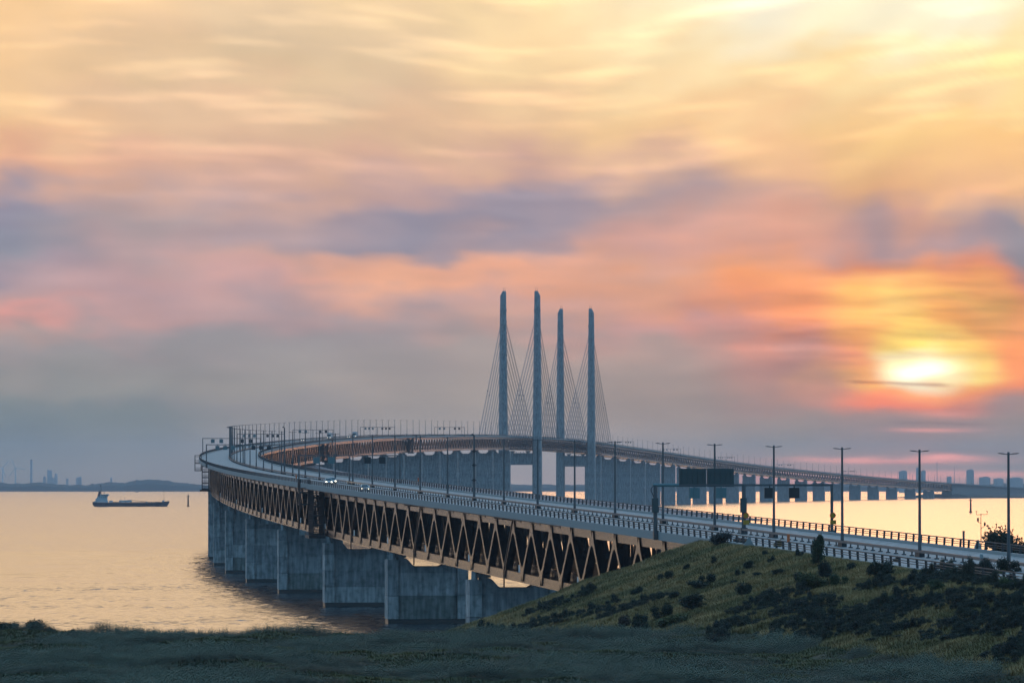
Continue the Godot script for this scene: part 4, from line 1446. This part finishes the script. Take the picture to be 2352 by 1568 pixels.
func build_grass() -> void:
	var r := RandomNumberGenerator.new()
	r.seed = 77
	var patch := FastNoiseLite.new()
	patch.seed = 40
	patch.frequency = 0.06
	patch.fractal_octaves = 3
	var fine := FastNoiseLite.new()
	fine.seed = 41
	fine.frequency = 0.16
	var cells := FastNoiseLite.new()
	cells.seed = 12
	cells.noise_type = FastNoiseLite.TYPE_CELLULAR
	cells.cellular_return_type = FastNoiseLite.RETURN_DISTANCE
	cells.frequency = 0.55
	cells.fractal_type = FastNoiseLite.FRACTAL_NONE
	var mat := tinted(0.9)
	mat.backlight_enabled = true
	mat.backlight = Color(0.35, 0.35, 0.3)
	var herb := []
	var herb_c := PackedColorArray()
	var grass := []
	var grass_c := PackedColorArray()
	var d := 372.0
	while d < 664.0:
		var x := -0.108 * d - 6.0
		var xr := minf(0.112 * d + 3.0, P(s_of(minf(d, 656.0)), 0).x - 12.6)
		if d > 656.0:
			xr = P(s_of(656.0), 0).x + 12.0
		if d > 532.0:
			x = maxf(x, -30.0)
		while x < xr:
			var px := x + r.randf_range(-0.2, 0.2)
			var pd := d + r.randf_range(-0.2, 0.2)
			var y := ground_y(px, pd)
			x += 0.31
			if y < 1.0:
				continue
			var slope := on_slope(px, pd)
			var b := Basis(Vector3.UP, r.randf() * TAU)
			var t := patch.get_noise_2d(px * 0.5, pd * 0.9)
			var f := fine.get_noise_2d(px, pd) * 0.5 + 0.5
			var bump := clampf(-cells.get_noise_2d(px * 0.7, pd * 0.8), 0.0, 1.0)      # 1 in the middle of a clump, 0 between clumps
			if not slope and t > -0.06:
				if bump < 0.12 and r.randf() < 0.6:
					continue
				var h := lerpf(0.35, 1.0, smoothstep(-0.1, 0.22, t)) * r.randf_range(0.8, 1.15) * (0.35 + 0.95 * bump)
				herb.append(Transform3D(b.scaled(Vector3(0.85, h, 0.85)), Vector3(px, y - 0.04, -pd)))
				herb_c.append(Color(0.028, 0.042, 0.03).lerp(Color(0.105, 0.128, 0.088), clampf(f * 0.7 + t * 1.3 + r.randf_range(-0.1, 0.15), 0, 1)))
			else:
				if not slope and r.randf() < 0.25:
					continue
				var h := r.randf_range(0.25, 0.5) if slope else r.randf_range(0.15, 0.34)
				grass.append(Transform3D(b.scaled(Vector3(0.8, h, 0.8)), Vector3(px, y - 0.03, -pd)))
				var dry := clampf(patch.get_noise_2d(px * 1.7 + 90, pd * 1.3) * 1.6 + 0.45, 0, 1)
				var c := Color(0.18, 0.135, 0.045).lerp(Color(0.39, 0.24, 0.09), dry) if slope else Color(0.06, 0.07, 0.03).lerp(Color(0.11, 0.10, 0.03), dry)
				grass_c.append(c * lerpf(0.75, 1.15, f))
		d += 0.38
	scatter("meadow_herbs", "grey green knee high herbs covering the foreground meadow", tuft(true, 3), mat, herb, herb_c)
	scatter("grass", "olive and straw coloured grass on meadow and embankment", tuft(false, 5), mat, grass, grass_c)

# ---------------------------------------------------------------- bushes
func crown_mesh(kind: String, seed_: int) -> ArrayMesh:
	var r := RandomNumberGenerator.new()
	r.seed = seed_
	var g := G.new()
	var lobes := []
	var n := 9
	for i in n:
		var a := r.randf() * TAU
		var q := sqrt(r.randf()) * 0.33
		if kind == "cone":
			var y := 0.15 + 0.75 * i / (n - 1.0)
			lobes.append([Vector3(cos(a), 0, sin(a)) * 0.27 * (1.1 - y * 0.8) + Vector3(0, y * 0.95, 0), 0.21 * (1.15 - y * 0.65)])
		else:
			lobes.append([Vector3(cos(a) * q, r.randf_range(0.22, 0.72) - q * 0.35, sin(a) * q), r.randf_range(0.14, 0.25)])
	for l in lobes:
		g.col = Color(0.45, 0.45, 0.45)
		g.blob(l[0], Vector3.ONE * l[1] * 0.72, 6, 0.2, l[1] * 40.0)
		for k in 240:
			var u := Vector3(r.randfn(), r.randfn() * 0.9 + 0.15, r.randfn()).normalized()
			var p: Vector3 = l[0] + u * l[1] * r.randf_range(0.62, 1.12)
			if p.y < 0.02:
				continue
			var w := r.randf_range(0.016, 0.034)
			var t := u.cross(Vector3(r.randfn(), r.randfn(), r.randfn())).normalized() * w
			var dir := (u + Vector3(r.randfn(), r.randfn(), r.randfn()) * 0.5).normalized() * w * 1.5
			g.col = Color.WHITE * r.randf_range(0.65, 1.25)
			g.tri(p - t, p + t, p + dir)
			g.tri(p + dir, p + t * 0.6 + dir * 0.9, p + t)
	# twigs that break the outline
	for k in 60:
		var l: Array = lobes[k % lobes.size()]
		var u := Vector3(r.randfn() * 0.7, absf(r.randfn()) + 0.3, r.randfn() * 0.7).normalized()
		var p: Vector3 = l[0] + u * l[1]
		g.col = Color.WHITE * r.randf_range(0.7, 1.1)
		g.tri(p + Vector3(0.012, 0, 0), p - Vector3(0.012, 0, 0), p + u * 0.11)
		g.tri(p + u * 0.04, p + u * 0.07 + Vector3(0.035, 0.01, 0.02), p + u * 0.09)
	return g.mesh()
func build_bushes() -> void:
	var tones := {"d": Color(0.032, 0.045, 0.03), "c": Color(0.04, 0.045, 0.042), "o": Color(0.07, 0.078, 0.026), "l": Color(0.085, 0.105, 0.035), "g": Color(0.06, 0.085, 0.035), "s": Color(0.07, 0.055, 0.045), "big": Color(0.045, 0.065, 0.033), "r": Color(0.034, 0.045, 0.036), "t": Color(0.034, 0.044, 0.03), "sea": Color(0.03, 0.036, 0.022)}
	var mats := {}
	for k in tones:
		var m := tinted(0.9)
		var c: Color = tones[k]
		m.albedo_color = c.linear_to_srgb()
		m.backlight_enabled = true
		m.backlight = Color(0.25, 0.25, 0.2)
		mats[k] = m
	var crowns := []
	for i in 5:
		crowns.append(crown_mesh("round", 60 + i))
	var cone := crown_mesh("cone", 90)
	var stem := G.new()
	for k in 5:
		stem.tube(Vector3(0, -0.1, 0), Vector3(cos(k * 1.3) * 0.2, 0.42, sin(k * 1.3) * 0.2), 0.025, 0.012, 5)
	var stem_mesh := stem.mesh()
	var bark := plain(0.05, 0.04, 0.03, 0.9)
	var list := [
		["big", 33.3, 553.5, 2.0, 3.1, "tallest pointed bush on the crest, below the fifth lamp post from the right"],
		["r", 33.1, 531.5, 1.9, 2.1, "round dark bush right below the tall pointed bush"],
		["g", 33.2, 516.5, 1.7, 1.5, "bright green bush below the round dark bush under the pointed one"],
		["o", 31.0, 520.5, 2.9, 2.2, "broad olive bush left of the bright green bush"],
		["d", 30.4, 536.5, 1.4, 1.2, "dark low bush touching the left of the broad olive bush"],
		["d", 24.5, 539.0, 1.9, 2.0, "wide dark bush in the middle of the grassy slope"],
		["d", 27.1, 578.5, 1.4, 1.2, "dark bush high on the slope under the big dark sign boards"],
		["d", 25.5, 569.0, 1.0, 1.1, "small dark bush just above the wide dark slope bush"],
		["d", 27.1, 561.5, 1.1, 0.8, "flat dark bush on dry grass in the upper slope"],
		["d", 29.5, 577.0, 0.9, 1.0, "upright small bush below the grey triangular sign"],
		["d", 29.5, 592.0, 0.8, 0.9, "dark tuft like bush right by the grey triangular sign"],
		["l", 33.0, 626.5, 1.4, 1.5, "light yellow green bush against the near rail"],
		["d", 32.5, 575.0, 0.9, 1.1, "dark small bush at the rail left of the pointed bush"],
		["d", 35.6, 534.0, 1.0, 1.1, "lone dark bush on dry grass right of the pointed bush"],
		["d", 24.5, 560.0, 0.9, 0.8, "little dark bush left of the wide dark slope bush"],
		["d", 28.6, 562.0, 0.8, 0.45, "flattest little bush on the upper slope"],
		["d", 29.2, 553.0, 1.7, 0.8, "long low dark bush left of the dark thicket"],
		["d", 24.0, 604.5, 0.9, 1.1, "dark bush near the top of the slope left of the crest clump"],
		["c", 26.2, 638.5, 2.6, 2.0, "dark clump on the crest where the rail goes out of sight"],
		["c", 28.6, 640.0, 2.0, 1.5, "right half of the dark crest clump by the rail"],
		["d", 37.3, 513.5, 2.5, 2.3, "large dark bush on the right part of the slope"],
		["d", 42.3, 561.5, 0.9, 1.2, "dark bush poking up before the near rail at right"],
		["t", 51.2, 524.0, 2.3, 2.2, "tall dark bush hiding the foot of the rightmost lamp post"],
		["l", 45.3, 465.5, 1.3, 1.4, "light green bush among dark thickets at the right edge"],
		["g", 40.1, 480.5, 1.5, 1.3, "mid green bush among the dark thickets at right"],
		["l", 49.6, 517.0, 1.2, 1.1, "pale green shrub left of the tall dark bush at the right edge"],
		["d", 14.5, 596.0, 1.5, 1.4, "lone bush on open grass at the left of the slope"],
		["d", 16.6, 569.0, 1.4, 1.2, "left one of two dark bushes in mid slope"],
		["d", 17.9, 563.5, 1.2, 1.2, "right one of two dark bushes in mid slope"],
		["d", 17.9, 608.5, 1.0, 1.2, "left one of the close pair high on the left slope"],
		["d", 18.7, 603.0, 1.3, 1.4, "right one of the close pair high on the left slope"],
		["d", 21.1, 611.0, 1.0, 1.0, "small bush near the skyline right of the close pair"],
		["d", 15.9, 538.0, 2.1, 1.8, "dark bush low on the slope above the olive one"],
		["o", 16.6, 523.0, 3.0, 1.6, "broad olive bush low on the slope near the meadow"],
		["d", 13.3, 530.5, 1.8, 2.0, "upright dark green bush at the foot of the slope"],
		["s", 12.1, 544.5, 1.5, 1.9, "thin reddish brown bush beside the upright green one"],
		["d", 19.5, 538.0, 3.2, 2.0, "widest dark green bush in the lower slope"],
		["d", 21.8, 568.5, 1.7, 1.6, "dark bush left of the little slope bush"],
		["d", 20.9, 566.0, 2.4, 1.2, "spreading low bush beneath the dark one in mid slope"],
		["sea", -50.8, 511.0, 2.6, 1.3, "leftmost dark bush on the meadow's edge by the water"],
		["sea", -47.9, 512.0, 2.2, 1.6, "second dark bush from the left at the meadow's edge"],
		["sea", -46.6, 511.5, 1.3, 0.8, "low end of the dark bushes at the left meadow edge"],
		["sea", -44.2, 511.0, 0.8, 0.6, "small lone bush on the meadow's edge before the water"],
		["t", 61.4, 632.0, 4.6, 6.0, "round dark tree behind the rail at the right edge"],
		["t", 64.6, 640.0, 3.0, 5.4, "dark tree cut by the right edge of the photo"]]
	var r := RandomNumberGenerator.new()
	r.seed = 15
	for i in list.size():
		var q: Array = list[i]
		var y := ground_y(q[1], q[2])
		var b := thing("tree" if q[5].contains("tree") else "bush", q[5], "tree" if q[5].contains("tree") else "bush", Vector3(q[1], y - 0.1, -q[2]), r.randf() * TAU)
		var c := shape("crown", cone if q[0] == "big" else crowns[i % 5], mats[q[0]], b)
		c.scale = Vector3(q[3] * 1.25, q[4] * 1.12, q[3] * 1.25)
		var s := shape("stem", stem_mesh, bark, b)
		s.scale = Vector3(q[3], q[4], q[3])
	# scrub that reads as one mass
	var at := []
	var tint := PackedColorArray()
	var spots := [[41.3, 495.5, 3.5], [47.0, 530.0, 3.0], [46.5, 504.5, 3.0], [36.9, 466.0, 3.5], [40.6, 463.5, 3.0], [42.7, 444.0, 4.0], [25.5, 519.0, 3.0], [27.9, 522.5, 3.0], [28.7, 498.0, 3.5], [31.5, 475.0, 3.0], [33.8, 478.5, 2.5], [37.0, 478.0, 2.5], [29.0, 467.5, 3.0], [33.7, 450.0, 3.0], [38.0, 434.0, 3.0], [42.0, 425.0, 3.0], [40.1, 402.5, 3.0], [22.0, 500.0, 3.0], [26.9, 481.0, 3.5], [32.2, 461.5, 2.5], [36.4, 503.5, 2.5], [39.9, 489.0, 2.5], [10.3, 589.0, 2.5], [14.9, 573.0, 2.5], [12.0, 572.5, 2.5], [6.3, 597.5, 2.5], [2.8, 604.0, 3.0], [19.7, 485.0, 1.6], [-7.5, 640.0, 2.5], [-9.2, 640.0, 2.0], [-4.1, 632.0, 2.5], [5.7, 637.0, 2.2], [3.5, 639.5, 1.8], [8.9, 634.0, 1.8], [-6.0, 628.0, 2.0], [-2.0, 622.0, 2.0], [43.4, 483.0, 1.3], [44.6, 474.0, 1.5], [45.8, 466.0, 1.7], [47.0, 457.0, 2.0], [48.0, 448.0, 2.0]]
	for p in spots:
		var k := int(p[2] * p[2] * 4.5)
		for i in k:
			var a := r.randf() * TAU
			var q := sqrt(r.randf())
			var x: float = p[0] + cos(a) * q * p[2]
			var d: float = p[1] + sin(a) * q * p[2] * 3.0
			var h := r.randf_range(0.5, 1.6) * (1.25 - q * 0.6) * (1.25 if p[0] > 43.0 else 1.0)
			if r.randf() < 0.12:
				h *= 1.5
			at.append(Transform3D(Basis(Vector3.UP, r.randf() * TAU).scaled(Vector3(r.randf_range(0.9, 1.9), h, r.randf_range(0.9, 1.9))), Vector3(x, ground_y(x, d) - 0.15, -d)))
			tint.append(Color(0.032, 0.04, 0.034).lerp(Color(0.062, 0.07, 0.045), r.randf()))
	var sm_ := tinted(0.9)
	sm_.backlight_enabled = true
	sm_.backlight = Color(0.2, 0.2, 0.2)
	scatter("scrub", "dark thorny scrub spread over the embankment", crowns[2], sm_, at, tint)
